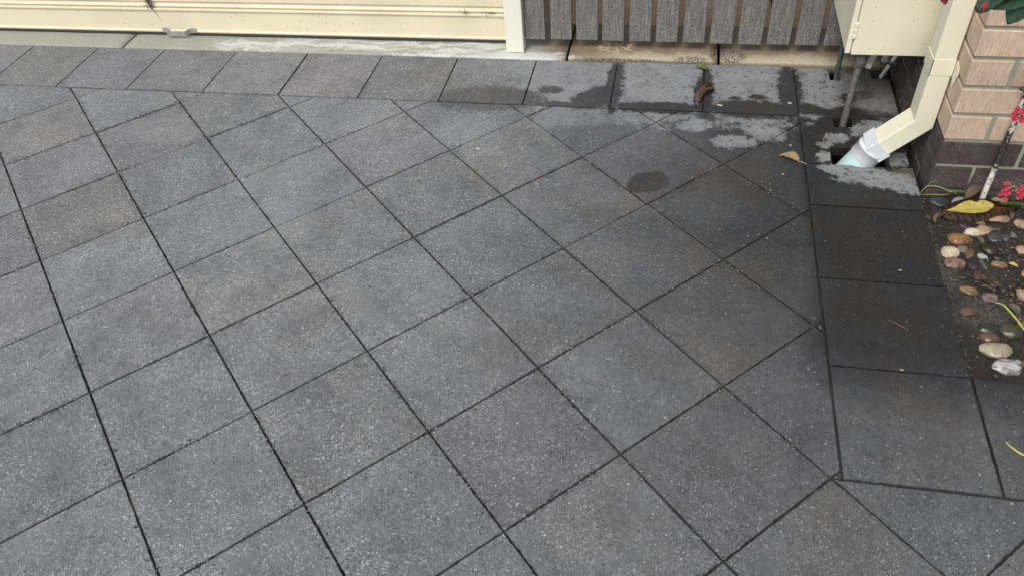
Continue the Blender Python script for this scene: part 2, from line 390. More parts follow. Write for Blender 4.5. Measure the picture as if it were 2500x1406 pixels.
M_PAV = mat_paver(); M_SOIL = mat_bed(); M_JOINT = mat_joint(); M_SLAB = mat_slab(); M_BACK = mat_backpath()
M_DOOR = cream('door_cream_paint', (.74, .665, .49)); M_TRIM = cream('post_cream_paint', (.80, .79, .67), .4)
M_BOX = cream('box_cream_paint', (.79, .755, .585), 1.5); M_PIPE = cream('downpipe_cream_paint', (.76, .735, .575), 1.5)
M_WOOD = mat_wood()
M_BRICK = mat_brick('light_brick', (.61, .465, .355), (.52, .385, .285), .8); M_BRICKD = mat_brick('dark_brick', (.078, .064, .062), (.058, .038, .037), .9)
M_MORT = mat_mortar()
M_RUB = simple('black_rubber', (.03, .03, .03), .8)
M_GALV = simple('galvanised_steel', (.55, .56, .58), .42, .7, .35, 60, bump=.2)
M_PVC = simple('white_pvc', (.66, .69, .71), .45, var=.08)
M_AQUA = simple('aqua_pvc', (.47, .64, .63), .45, var=.15, sc=20)
M_COPPER = simple('tarnished_copper', (.15, .125, .115), .7, .15, .4, 70, (.06, .075, .075), bump=.6)
M_COPPERG = simple('green_copper', (.10, .15, .14), .6, .3, .4, 70, (.045, .06, .06), bump=.4)
M_GREYP = simple('grey_conduit', (.40, .42, .45), .5, var=.15)
M_RIBC = simple('ribbed_conduit', (.60, .58, .50), .5, var=.2, sc=90)
M_STEEL = simple('dull_steel', (.22, .23, .24), .5, .6)

# ------------------------------------------------------------------ ground sheets
bm = bmesh.new()
bmesh.ops.create_grid(bm, x_segments=1, y_segments=1, size=60, matrix=Matrix.Translation((0, 0, -.16)))
g = obj('ground', bm, M_JOINT); tag(g, 'dark bedding ground under the paving and out to the horizon', None, kind='structure')

# ------------------------------------------------------------------ pavers
def clip(poly, a, b, c):              # keep a*x+b*y<=c
    out = []
    for i, p in enumerate(poly):
        q = poly[(i+1) % len(poly)]
        dp = a*p[0]+b*p[1]-c; dq = a*q[0]+b*q[1]-c
        if dp <= 0: out.append(p)
        if dp*dq < 0:
            k = dp/(dp-dq); out.append((p[0]+(q[0]-p[0])*k, p[1]+(q[1]-p[1])*k))
    return out
def area(p): return .5*sum(p[i][0]*p[(i+1) % len(p)][1]-p[(i+1) % len(p)][0]*p[i][1] for i in range(len(p)))
def inset(poly, ds):
    """ds: per-edge inset (edge i runs from vertex i to i+1), polygon CCW, mitred"""
    n = len(poly); out = []
    for i in range(n):
        p0, p1, p2 = poly[i-1], poly[i], poly[(i+1) % n]
        d1 = Vector((p1[0]-p0[0], p1[1]-p0[1])).normalized(); d2 = Vector((p2[0]-p1[0], p2[1]-p1[1])).normalized()
        n1 = Vector((-d1.y, d1.x)); n2 = Vector((-d2.y, d2.x)); a, b = ds[i-1], ds[i]
        det = n1.x*n2.y-n1.y*n2.x
        if abs(det) < 1e-4: out.append((p1[0]+n1.x*a, p1[1]+n1.y*a)); continue
        x = (a*n2.y-b*n1.y)/det; y = (n1.x*b-n2.x*a)/det
        out.append((p1[0]+x, p1[1]+y))
    return out
def paver(bm, poly, lt, le, ds=None, z=0, step=.011, rough=.0011, thick=.04):
    poly = [p for i, p in enumerate(poly) if math.dist(p, poly[i-1]) > 2e-3]
    if len(poly) < 3: return
    if area(poly) < 0: poly = poly[::-1]
    if area(poly) < .0002: return
    ds = ds or [random.uniform(.0010, .0022) for _ in poly]
    base = inset(poly, ds)
    if area(base) < .0001: return
    short = min(math.dist(base[i], base[i-1]) for i in range(len(base)))
    tint = (random.random(), random.random()**1.6, random.random(), 1)
    tx, ty = random.uniform(-.0035, .0035), random.uniform(-.0035, .0035); cx, cy = poly[0]
    z0 = z + random.uniform(-.0011, .0011)
    near = min(math.dist(p, (1.2, .2)) for p in poly) < 2.6
    def ring(ins, zz, e, wob):
        q = inset(base, [ins]*len(base)); vs_ = []
        for i, p in enumerate(q):
            p2 = q[(i+1) % len(q)]; L = math.dist(base[i], base[(i+1) % len(base)])
            k = max(1, int(L/(step if near else .2)))
            nx, ny = -(p2[1]-p[1]), p2[0]-p[0]; nl = math.hypot(nx, ny)+1e-9; nx /= nl; ny /= nl
            for s_ in range(k):
                u = s_/k; x = p[0]+(p2[0]-p[0])*u; y = p[1]+(p2[1]-p[1])*u
                if wob and near:
                    d = abs(noise.noise((x*30, y*30, 3.3)))*rough*1.6 + max(0, noise.noise((x*85, y*85, 9.1)) - .12)*rough*6
                    d *= wob; x += nx*d; y += ny*d
                v = bm.verts.new((x, y, zz + (x-cx)*tx + (y-cy)*ty)); v[le] = e; vs_.append(v)
        return vs_
    R_ = [ring(0, z0-thick, 1, 1), ring(0, z0-.0026, 1, 1), ring(.0010, z0-.0006, .85, .8), ring(.0030, z0, .35, .5), ring(.011, z0, .14 if short > .09 else 0, 0)]
    if short > .09: R_.append(ring(.032, z0, 0, 0))
    for A, B in zip(R_, R_[1:]):
        n = len(A)
        for k in range(n):
            f = bm.faces.new((A[k], A[(k+1) % n], B[(k+1) % n], B[k]))
            for l in f.loops: l[lt] = tint
    f = bm.faces.new(R_[-1])
    for l in f.loops: l[lt] = tint
    return
def paver_bm():
    bm = bmesh.new(); lt = bm.loops.layers.float_color.new('tint'); le = bm.verts.layers.float.new('edge'); return bm, lt, le

h = .4*2**-.5
bmj = bmesh.new()
def jgrid(x0, y0, x1, y1, st=.02):
    nx_, ny_ = int((x1-x0)/st), int((y1-y0)/st)
    G_ = [[bmj.verts.new((x0+(x1-x0)*i/nx_, y0+(y1-y0)*j/ny_, -.0085+.007*noise.noise((i*st*9, j*st*9, 7))+.002*noise.noise((i*st*45, j*st*45, 1)))) for j in range(ny_+1)] for i in range(nx_+1)]
    for i in range(nx_):
        for j in range(ny_): bmj.faces.new((G_[i][j], G_[i+1][j], G_[i+1][j+1], G_[i][j+1]))
jgrid(-3.6, -2.0, 2.292, 1.638, .03); jgrid(2.292, -2.0, 4.2, -.160, .03); jgrid(2.292, -.160, 2.69, .875); jgrid(2.292, .884, 2.394, 1.53)
o = obj('joint_sand', bmj, M_JOINT); tag(o, 'dark sand and grit filling the paving joints', None, kind='structure')
def node(a, b): return (h*(a+b), h*(a-b))
XB, YB, YL = 2.2905, 1.2265, -.5657
bm, lt, le = paver_bm()
for a in range(-22, 22):
    for b in range(-20, 26):
        sq = [node(a, b), node(a, b+1), node(a+1, b+1), node(a+1, b)]
        c = (h*(a+b+1), h*(a-b))
        if c[0] < -4.6 or c[0] > 4.8 or c[1] > YB+h or c[1] < -3.6: continue
        ea = .0017+.0009*noise.noise((a*1.7, 0, b*.3)); eb = .0015+.0008*noise.noise((0, b*1.9, a*.4+5))
        # edge order: a constant, b+1 constant, a+1 constant, b constant
        ds = [ea, eb, ea, eb]
        if c[1]+h <= YL+.02: paver(bm, sq, lt, le, ds); continue
        if c[0] < XB+.01: p = clip(clip(sq, 1, 0, XB), 0, 1, YB)
        else:
            q = clip(clip(clip(sq, 1, 0, XB), 0, 1, YB), 0, -1, -YL)
            if len(q) >= 3: paver(bm, q, lt, le)
            p = clip(sq, 0, 1, YL)
        if len(p) >= 3 and abs(area(p)) > .0002: paver(bm, p, lt, le, ds if p == sq else None)
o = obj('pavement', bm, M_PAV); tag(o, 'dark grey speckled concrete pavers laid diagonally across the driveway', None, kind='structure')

bm, lt, le = paver_bm()
def rect(x0, y0, x1, y1, z=0, ds=None): paver(bm, [(x0, y0), (x1, y0), (x1, y1), (x0, y1)], lt, le, ds, z=z)
xs = [2.293, 1.893, 1.489, 1.094, .698, .3026, -.0997, -.4985, -.916, -1.314, -1.714, -2.11, -2.51, -2.91, -3.31, -3.71]
for x1, x0 in zip(xs, xs[1:]): rect(x0, 1.229, x1, 1.636, ds=[.001, .0022, .001, .0022])
# right column with its notches for pipes
XO = 2.692
paver(bm, [(2.292, 1.221), (XO+.006, 1.221), (XO+.008, 1.562), (2.628, 1.562), (2.628, 1.636), (2.490, 1.636), (2.490, 1.533), (2.447, 1.533), (2.447, 1.636), (2.292, 1.636)], lt, le, [.001]*10)
paver(bm, [(2.292, 1.002), (XO+.004, 1.002), (XO+.006, 1.221), (2.500, 1.221), (2.500, 1.156), (2.432, 1.156), (2.432, 1.221), (2.292, 1.221)], lt, le, [.001]*8)
rect(2.292, .884, 2.398, 1.002, ds=[.001]*4)
rect(2.612, .902, XO-.004, 1.000, z=-.008, ds=[.001]*4)
rect(2.292, .622, XO+.002, .884)
rect(2.292, .228, XO, .622); rect(2.292, -.160, XO, .228); rect(2.2925, -.5635, XO, -.160)
for k in range(4): rect(XO+.002+.4*k, -.5635, XO+.4*(k+1), -.160)
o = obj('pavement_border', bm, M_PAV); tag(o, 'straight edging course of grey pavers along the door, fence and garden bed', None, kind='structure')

# ------------------------------------------------------------------ edging slabs and path behind the fence
def slab(bm, x0, x1, y0, y1, zt, nose=.014, thick=.05):
    prof = [(y0, zt-thick), (y0, zt-nose)]
    for k in range(1, 6):
        a = PI/2*k/5; prof.append((y0+nose*1.6*(1-math.cos(a)), zt-nose+nose*math.sin(a)))
    prof += [(y1-.004, zt), (y1, zt-.004), (y1, zt-thick)]
    n = max(2, int((x1-x0)/.05)); rings = []
    for i in range(n+1):
        x = x0+(x1-x0)*i/n
        e = .003 if i in (0, n) else 0
        rings.append([bm.verts.new((x, y+noise.noise((x*9, y*4, 1))*.0012, z-e*(z > zt-.03)+noise.noise((x*6, y*6, 5))*.0012)) for y, z in prof])
    m = len(prof)
    for A, B in zip(rings, rings[1:]):
        for k in range(m-1): bm.faces.new((A[k], B[k], B[k+1], A[k+1])).smooth = True
        bm.faces.new((A[m-1], B[m-1], B[0], A[0]))
    bm.faces.new(rings[0]); bm.faces.new(rings[-1][::-1])
bm = bmesh.new()
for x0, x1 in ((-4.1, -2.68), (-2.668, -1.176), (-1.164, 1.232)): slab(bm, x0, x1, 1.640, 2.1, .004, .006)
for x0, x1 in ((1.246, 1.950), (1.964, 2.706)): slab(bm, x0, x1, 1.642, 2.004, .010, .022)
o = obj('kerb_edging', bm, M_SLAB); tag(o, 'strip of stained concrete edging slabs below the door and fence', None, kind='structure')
bm = bmesh.new()
xx = 1.0
while xx < 2.7:
    for yk in range(4): box(bm, (xx+.003, 2.012+yk*.41, -.04), (min(xx+.40, 2.705), 2.412+yk*.41-.004, .004), .004)
    xx += .41
o = obj('path', bm, M_BACK); tag(o, 'brown stained slabs behind the picket fence', None, kind='structure')

# ------------------------------------------------------------------ garden soil
bm = bmesh.new()
def soil_z(x, y): return -.022+.010*noise.noise((x*7, y*7, 0))+.005*noise.noise((x*30, y*30, 2))+.003*noise.noise((x*75, y*75, 4))+.02*max(0, min(1, (x-2.95)/.5))-.010*max(0, 1-(x-2.692)/.03)
nx, ny = 150, 90
grid = [[bm.verts.new((2.694+i*2.2/nx, -.156+j*.905/ny, soil_z(2.694+i*2.2/nx, -.156+j*.905/ny))) for j in range(ny+1)] for i in range(nx+1)]
for i in range(nx):
    for j in range(ny): bm.faces.new((grid[i][j], grid[i+1][j], grid[i+1][j+1], grid[i][j+1])).smooth = True
o = obj('garden_soil', bm, M_SOIL); tag(o, 'dark moist soil of the garden bed beside the pavers', None, kind='structure')

# ------------------------------------------------------------------ brick wall
WX, WY, CH = 2.717, .752, .106
bm = bmesh.new(); lt = bm.loops.layers.float_color.new('tint')
box(bm, (WX+.007, WY+.007, -.05), (5.2, 4.2, 2.9), 0, 2)
def brick(lo, hi, mat):
    n0 = len(bm.faces); old = set(bm.faces)
    box(bm, lo, hi, .0035, mat)
    c = (random.random(), random.random(), 0, 1)
    for f in bm.faces:
        if f not in old:
            for l in f.loops: l[lt] = c
MJ = .0135
def rows():
    for k in range(-1, 26):
        z0, z1 = k*CH+.005+MJ/2, (k+1)*CH+.005-MJ/2
        odd = k % 2
        # front face: the corner brick is a header on even courses, a stretcher on odd ones
        x = WX; first = .131 if not odd else .262; L = first
        while x < 5.1:
            yield k, (x, WY, z0), (min(x+L, 5.19), WY+.09, z1), x == WX
            x += L+MJ; L = .262
        y = WY+(.262 if not odd else .131)+MJ; L = .262
        while y < 4.1:
            yield k, (WX, y, z0), (WX+.09, min(y+L, 4.19), z1), False
            y += L+MJ
# bevels on many small boxes: build them quickly by hand
def qbrick(lo, hi, mat):
    c = (random.random(), random.random(), 0, 1); b = .003; j = lambda: random.uniform(-.001, .001)
    o_ = [j() for _ in range(3)]
    vs_ = {}
    def V(ix, iy, iz, a):
        p = []
        for ax, i_ in enumerate((ix, iy, iz)):
            v = (lo, hi)[i_][ax]
            if ax != a: v += b if i_ == 0 else -b
            p.append(v)
        p[0] += o_[0]; p[1] += o_[1]
        return bm.verts.new(p)
    cs = [(i, j_, k_) for i in (0, 1) for j_ in (0, 1) for k_ in (0, 1)]
    for q in cs:
        for a in range(3): vs_[q+(a,)] = V(*q, a)
    F = []
    for a in range(3):
        u, v = (a+1) % 3, (a+2) % 3
        for s_ in (0, 1):
            q = []
            for iu, iv in ((0, 0), (1, 0), (1, 1), (0, 1)):
                t_ = [0, 0, 0]; t_[a] = s_; t_[u] = iu; t_[v] = iv; q.append(vs_[tuple(t_)+(a,)])
            F.append(bm.faces.new(q if s_ else q[::-1]))
    for a in range(3):          # edge bevels: edges running along axis a
        u, v = (a+1) % 3, (a+2) % 3
        for iu in (0, 1):
            for iv in (0, 1):
                t0 = [0, 0, 0]; t0[u] = iu; t0[v] = iv; t1 = list(t0); t1[a] = 1
                F.append(bm.faces.new((vs_[tuple(t0)+(u,)], vs_[tuple(t1)+(u,)], vs_[tuple(t1)+(v,)], vs_[tuple(t0)+(v,)])))
    for q in cs: F.append(bm.faces.new([vs_[q+(a,)] for a in range(3)]))
    for f in F:
        f.material_index = mat
        for l in f.loops: l[lt] = c
for k, lo, hi, corner in rows():
    if corner: hi = (hi[0], WY+(.262 if not k % 2 else .131), hi[2])
    dark = k <= 1 or (k == 2 and lo[1] > .95)
    qbrick(lo, hi, 1 if dark else 0)
bmesh.ops.recalc_face_normals(bm, faces=bm.faces)
o = obj('brick_wall', bm, [M_BRICK, M_BRICKD, M_MORT]); origin_to(o, (WX, WY, 0)); 
tag(o, 'pinkish tan combed brick house wall with two dark lower courses', 'wall')
o.location = (WX, WY, 0)

# ------------------------------------------------------------------ garage: lintel wall and door
bm = bmesh.new(); box(bm, (-4.2, 1.83, 2.22), (1.0, 4.2, 2.9), .004); box(bm, (.945, 1.84, 0.006), (1.0, 4.2, 2.219), .003); box(bm, (-4.2, 1.84, .006), (-4.1, 4.2, 2.219), .003)
o = obj('garage_wall', bm, M_TRIM); tag(o, 'pale rendered garage wall framing the cream door', 'wall'); origin_to(o, (-1.6, 1.84, 0))
door = empty('garage_door', (-1.58, 1.79, .012), 'wide cream ribbed garage door closed above the grey pavers', 'garage door')
YD = 1.79
prof = [(.000, .020), (-.004, .0205), (-.006, .026), (-.006, .030), (.000, .034), (.000, .142)]
def band(z):
    return [(.000, z), (-.009, z+.004), (-.009, z+.011), (.003, z+.015), (.006, z+.022), (-.007, z+.026), (-.007, z+.029), (.004, z+.034), (.010, z+.049), (.010, z+.051), (-.003, z+.053), (-.003, z+.056)]
P_ = list(prof); z = .142
while z < 2.1:
    P_ += band(z); P_ += [(-.003, z+.06), (-.001, z+.30)]; z += .318
P_.append((0, 2.215))
bm = bmesh.new()
A = [bm.verts.new((-4.1, YD+y, z)) for y, z in P_]; B = [bm.verts.new((.93, YD+y, z)) for y, z in P_]
A2 = [bm.verts.new((-4.1, YD+.03, z)) for z in (.02, 2.215)]; B2 = [bm.verts.new((.93, YD+.03, z)) for z in (.02, 2.215)]
for k in range(len(P_)-1): bm.faces.new((A[k], B[k], B[k+1], A[k+1]))
bm.faces.new((A2[0], A2[1], B2[1], B2[0])); bm.faces.new((A[0], A2[0], B2[0], B[0])); bm.faces.new((A[-1], B[-1], B2[1], A2[1]))
bm.faces.new(A[::-1]+[A2[0], A2[1]][0:2]); bm.faces.new(B+[B2[1], B2[0]])
obj('door_panel', bm, M_DOOR, door)
bm = bmesh.new()
n = 160; ra = []
for i in range(n+1):
    x = -4.1+5.03*i/n; wv = .0025*noise.noise((x*5, 0, 0))
    ra.append([bm.verts.new((x, YD+y+wv*.6, zz)) for y, zz in ((-.002, .019), (-.008+wv, .012), (-.006+wv, .0062), (.006, .0060), (.006, .019))])
for a_, b_ in zip(ra, ra[1:]):
    for k in range(4): bm.faces.new((a_[k], b_[k], b_[k+1], a_[k+1])).smooth = True
obj('bottom_seal', bm, M_RUB, door)
# galvanised pull handle: a strap bent out from the door with two ears
bm = bmesh.new()
hx0, hx1 = -.995, -.795; t_ = .003
def strap(pts, z0, z1):
    n_ = len(pts); q = []
    for i, p in enumerate(pts):
        a_ = Vector(pts[max(0, i-1)]); b_ = Vector(pts[min(n_-1, i+1)]); d_ = (b_-a_).normalized(); nn = Vector((-d_.y, d_.x))*t_/2
        q.append([bm.verts.new((p[0]+nn.x*s_, p[1]+nn.y*s_, z_)) for s_, z_ in ((1, z0), (1, z1), (-1, z1), (-1, z0))])
    for a_, b_ in zip(q, q[1:]):
        for k in range(4): bm.faces.new((a_[k], a_[(k+1) % 4], b_[(k+1) % 4], b_[k]))
    bm.faces.new(q[0][::-1]); bm.faces.new(q[-1])
strap([(hx0, YD-.0095), (hx0+.028, YD-.0095), (hx0+.034, YD-.012), (hx0+.044, YD-.045), (hx0+.050, YD-.048), (hx1-.052, YD-.048), (hx1-.046, YD-.045), (hx1-.030, YD-.012), (hx1-.024, YD-.0095), (hx1, YD-.0095)], .022, .047)
hd = obj('handle', bm, M_GALV, door)
for x in (hx0+.013, hx1-.012):
    bm = bmesh.new(); bmesh.ops.create_cone(bm, cap_ends=True, segments=12, radius1=.0065, radius2=.005, depth=.004, matrix=Matrix.Translation((x, YD-.013, .0345)) @ Matrix.Rotation(PI/2, 4, 'X'))
    b_ = obj('bolt', bm, M_STEEL, hd)
    b_.matrix_parent_inverse = Matrix.Translation(door.location).inverted()
# dirt and web hanging on the door
bm = bmesh.new(); rnd = random.Random(3)
def bit(bm, p, L, rad, rnd, k=5):
    d_ = Vector((rnd.uniform(-1, 1), rnd.uniform(-.25, .25), rnd.uniform(-1, 1))).normalized(); pts = [Vector(p)]
    for _ in range(k): d_ = (d_+Vector((rnd.uniform(-.5, .5), rnd.uniform(-.2, .2), rnd.uniform(-.5, .5)))).normalized(); pts.append(pts[-1]+d_*L/k)
    tube(bm, pts, [rad*(.5+rnd.random()) for _ in pts], 5)
tube(bm, [(-1.018, YD-.010, .215), (-1.012, YD-.012, .19), (-1.010, YD-.011, .160), (-1.005, YD-.010, .150), (-.995, YD-.006, .120), (-.985, YD-.003, .090)], [.010, .006, .004, .0018, .0008, .0004], 6)
for _ in range(26): bit(bm, (-1.015+rnd.uniform(-.018, .02), YD-.012, rnd.uniform(.155, .22)), .02, .0012, rnd)
o = obj('cobweb_dirt', bm, simple('web_dirt', (.10, .085, .06), .9)); tag(o, 'dark strand of cobweb and dirt hanging on the cream door above its handle', 'cobweb'); origin_to(o, (-1.01, YD, .15))
bm = bmesh.new()
for _ in range(9): bit(bm, (.71+rnd.uniform(-.01, .01), YD-.010, .165+rnd.uniform(-.012, .012)), .022, .0007, rnd)
for _ in range(10): bit(bm, (.84+rnd.uniform(-.04, .04), YD-.010, .168+rnd.uniform(-.008, .008)), .03, .0006, rnd)
o = obj('cobweb_dirt', bm, D.materials['web_dirt']); tag(o, 'small brown tangle of web on the door rib close to the cream post', 'cobweb'); origin_to(o, (.78, YD, .16))

# post beside the door
bm = bmesh.new(); box(bm, (.934, 1.690, .0065), (1.021, 1.752, 2.2), .003, seg=2)
o = obj('door_post', bm, M_TRIM); origin_to(o, (.98, 1.72, .006)); tag(o, 'pale cream square steel post between the garage door and picket fence', 'post')

# ------------------------------------------------------------------ picket fence
fence = empty('picket_fence', (1.72, 1.74, .055), 'grey weathered wooden picket fence between the cream post and the brick wall', 'fence')
def picket(w_, hgt):
    bm = bmesh.new(); n_ = 10; rr = random.Random(int(w_*1e5))
    box(bm, (-w_/2, 0, 0), (w_/2, .02, hgt), .0022); return bm
Lx = [1.024, 1.152, 1.277, 1.403, 1.532, 1.657, 1.784, 1.909, 2.037, 2.167, 2.294, 2.421, 2.549]
first = None
for i, x in enumerate(Lx):
    wd = (.099, .102, .104, .102, .101, .101, .100, .102, .107, .103, .102, .100, .102)[i]
    if first is None: first = p = obj('picket', picket(.102, 1.30), M_WOOD, fence, loc=(0, 0, 0))
    else: p = first.copy(); COL.objects.link(p); p.parent = fence
    p.location = Vector((x+wd/2, 1.730, .058+random.uniform(-.0025, .0025)))-fence.location
    p.rotation_euler = (0, R(random.uniform(-.35, .35)), 0); p.scale = (wd/.102, 1, 1)
for z in (.36, 1.12):
    bm = bmesh.new(); box(bm, (1.0225, 1.7515, z), (2.715, 1.795, z+.09), .003); obj('rail', bm, M_WOOD, fence)

# ------------------------------------------------------------------ meter box
mb = empty('meter_box', (2.57, 1.45, .30), 'cream metal meter box on the brick wall with its hinged door shut', 'meter box')
BX0, BX1, BY0, BY1, BZ0, BZ1 = 2.412, 2.7115, 1.215, 1.655, .300, .98
bm = bmesh.new(); box(bm, (BX0, BY0+.006, BZ0+.004), (BX1, BY1, BZ1), .0025); obj('casing', bm, M_BOX, mb)
bm = bmesh.new(); box(bm, (BX0+.022, BY0-.012, BZ0-.002), (BX1+.002, BY0+.003, BZ1-.01), .0025); dr = obj('door', bm, M_BOX, mb)
bm = bmesh.new(); box(bm, (BX0-.0008, BY0-.004, BZ0), (BX0+.018, BY0+.0045, BZ1-.005), .0015); obj('frame_strip', bm, M_BOX, mb)
for z0 in (.365, .58, .82):
    bm = bmesh.new()
    for q in range(3): box(bm, (BX0+.012, BY0-.017, z0+q*.0225), (BX0+.0265, BY0-.0035, z0+.021+q*.0225), .003)
    obj('hinge', bm, M_BOX, mb)

# pipes under the box
def pipe(name, pts, rad, mat, label, cat, n=16, extra=None):
    bm = bmesh.new(); tube(bm, pts, rad, n)
    if extra: extra(bm)
    o = obj(name, bm, mat); origin_to(o, pts[0]); tag(o, label, cat); return o
pipe('copper_pipe', [(2.470, 1.543, -.04), (2.468, 1.540, .1), (2.463, 1.535, .303)], .0108, M_COPPERG, 'thin greenish copper pipe rising from a notch in the paver under the box corner', 'pipe')
cp = empty('copper_pipe', (2.458, 1.172, -.04), 'thick tarnished copper pipe leaning up from its square hole to the meter box', 'pipe')
bm = bmesh.new(); tube(bm, [(2.465, 1.176, -.04), (2.466, 1.178, .03), (2.471, 1.200, .10), (2.477, 1.222, .17), (2.487, 1.250, .24), (2.489, 1.256, .303)], [.0138, .0138, .0130, .0135, .0138, .0138], 18); obj('tube', bm, M_COPPER, cp)
bm = bmesh.new(); tube(bm, [(2.4838, 1.243, .222), (2.4845, 1.245, .228), (2.488, 1.252, .25), (2.489, 1.256, .298)], [.0155, .023, .0235, .0235], 18); obj('fitting', bm, M_COPPER, cp)
def ribs(bm):
    pass
c0, c1 = Vector((2.533, 1.30, .190)), Vector((2.572, 1.335, .303))
pts, rad = [], []
for i in range(61):
    pts.append(c0.lerp(c1, i/60)); rad.append(.0115+.0024*(1 if (i//2) % 2 else 0))
pipe('conduit', pts, rad, M_RIBC, 'short ribbed cream conduit hanging below the meter box', 'conduit', 14)
pipe('conduit', [(2.6155, 1.40, .165), (2.616, 1.40, .169), (2.622, 1.404, .22), (2.630, 1.41, .303)], [.008, .0150, .0155, .0155], M_GREYP, 'smooth pale grey capped pipe between the ribbed conduit and white pipe', 'pipe')
wp = empty('water_pipe', (2.662, 1.577, .0), 'slim white plastic pipe with a grey clamp beside the dark brick wall', 'pipe')
a0, a1 = Vector((2.664, 1.571, -.002)), Vector((2.703, 1.418, .303))
bm = bmesh.new(); tube(bm, [a0.lerp(a1, -.01), a0, a0.lerp(a1, .5), a1], [.006, .0088, .0088, .0088], 16); obj('tube', bm, simple('bright_pvc', (.86, .86, .84), .4, var=.05), wp)
cm = a0.lerp(a1, .34); dd = (a1-a0).normalized()
bm = bmesh.new(); tube(bm, [cm-dd*.012, cm-dd*.0118, cm+dd*.0118, cm+dd*.012], [.0088, .0118, .0118, .0088], 16); tube(bm, [cm+Vector((.010, -.008, 0)), cm+Vector((.017, -.010, 0)), cm+Vector((.018, -.012, 0))], [.006, .009, .006], 10); obj('clamp', bm, M_STEEL, wp)
bm = bmesh.new(); box(bm, (2.634, 1.600, -.04), (2.702, 1.634, -.004), .004)
o = obj('brick_offcut', bm, M_BRICKD); tag(o, 'small dark block set in the notch at the wall beside the white pipe', 'brick'); origin_to(o, (2.66, 1.617, -.04))

# ------------------------------------------------------------------ downpipe
dp = empty('downpipe', (2.676, .925, .20), 'cream rectangular downpipe with an angled foot on the brick corner', 'downpipe')
hw, hd_ = .036, .0475; cy = .924; cxp = 2.6755
dz = .200
ang = Vector((-1, 0, -1.0)).normalized()
foot = Vector((cxp, cy, dz))+ang*.170
bm = bmesh.new(); sweep_rect(bm, [tuple(foot), (cxp, cy, dz), (cxp, cy, .42), (cxp, cy, 2.6)], hw, hd_); obj('pipe_body', bm, M_PIPE, dp)
# strap clip with folded ear
bm = bmesh.new(); e = .0022
zc = .432
def ringpl(zz, grow): return [(cxp+hw+grow*0, cy-hd_-grow), (cxp-hw-grow, cy-hd_-grow), (cxp-hw-grow, cy+hd_+grow), (cxp+hw, cy+hd_+grow)]
for (x0, y0), (x1, y1), sh0, sh1 in (((cxp+hw, cy-hd_-e), (cxp-hw-e, cy-hd_-e), 0, 0), ((cxp-hw-e, cy-hd_-e), (cxp-hw-e, cy+hd_+e), 0, 0)):
    q = [(x0, y0, zc-.030), (x1, y1, zc-.030), (x1, y1, zc+.030), (x0, y0, zc+.030)]
    nx_, ny_ = (0, e) if x0 != x1 else (e, 0)
    v0 = [bm.verts.new(p) for p in q]; v1 = [bm.verts.new((p[0]+nx_, p[1]+ny_, p[2])) for p in q]
    bm.faces.new(v0); bm.faces.new(v1[::-1])
    for k in range(4): bm.faces.new((v0[k], v0[(k+1) % 4], v1[(k+1) % 4], v1[k]))
ear = [(WX-.004, cy-hd_-e, zc+.030), (WX-.004, cy-hd_-.038, zc+.026), (WX-.005, cy-hd_-.054, zc+.002), (WX-.005, cy-hd_-.034, zc-.056), (WX-.004, cy-hd_-e, zc-.030)]
v0 = [bm.verts.new(p) for p in ear]; v1 = [bm.verts.new((p[0]+.0025, p[1], p[2])) for p in ear]
bm.faces.new(v0); bm.faces.new(v1[::-1])
for k in range(5): bm.faces.new((v0[k], v0[(k+1) % 5], v1[(k+1) % 5], v1[k]))
bmesh.ops.recalc_face_normals(bm, faces=bm.faces)
obj('strap_clip', bm, M_PIPE, dp)
# white adaptor and drain pipe
ad = empty('pipe_adaptor', tuple(foot), 'white plastic adaptor joining the cream downpipe to the round drain pipe', 'adaptor')
bm = bmesh.new(); s0 = foot-ang*.012
sweep_rect(bm, [tuple(s0), tuple(foot+ang*.034)], hw+.006, hd_+.006, bev=.003); obj('square_collar', bm, M_PVC, ad)
bm = bmesh.new(); q0 = foot+ang*.026+Vector((0, 0, -.004)); rd = Vector((-1, 0, -1.75)).normalized()
def disc_tube(bm, ps, rs): tube(bm, ps, rs, 40)
disc_tube(bm, [q0-rd*.004, q0, q0+rd*.009, q0+rd*.0095, q0+rd*.050, q0+rd*.0515, q0+rd*.0515], [.050, .0595, .0595, .0575, .0575, .0565, .052]); obj('round_collar', bm, M_PVC, ad, smooth=False)
bm = bmesh.new(); disc_tube(bm, [q0+rd*.05, q0+rd*.20], [.0535, .0535])
o = obj('drain_pipe', bm, M_AQUA); tag(o, 'pale aqua drain pipe end sunk into the hole under the white adaptor', 'pipe'); origin_to(o, tuple(q0+rd*.15))

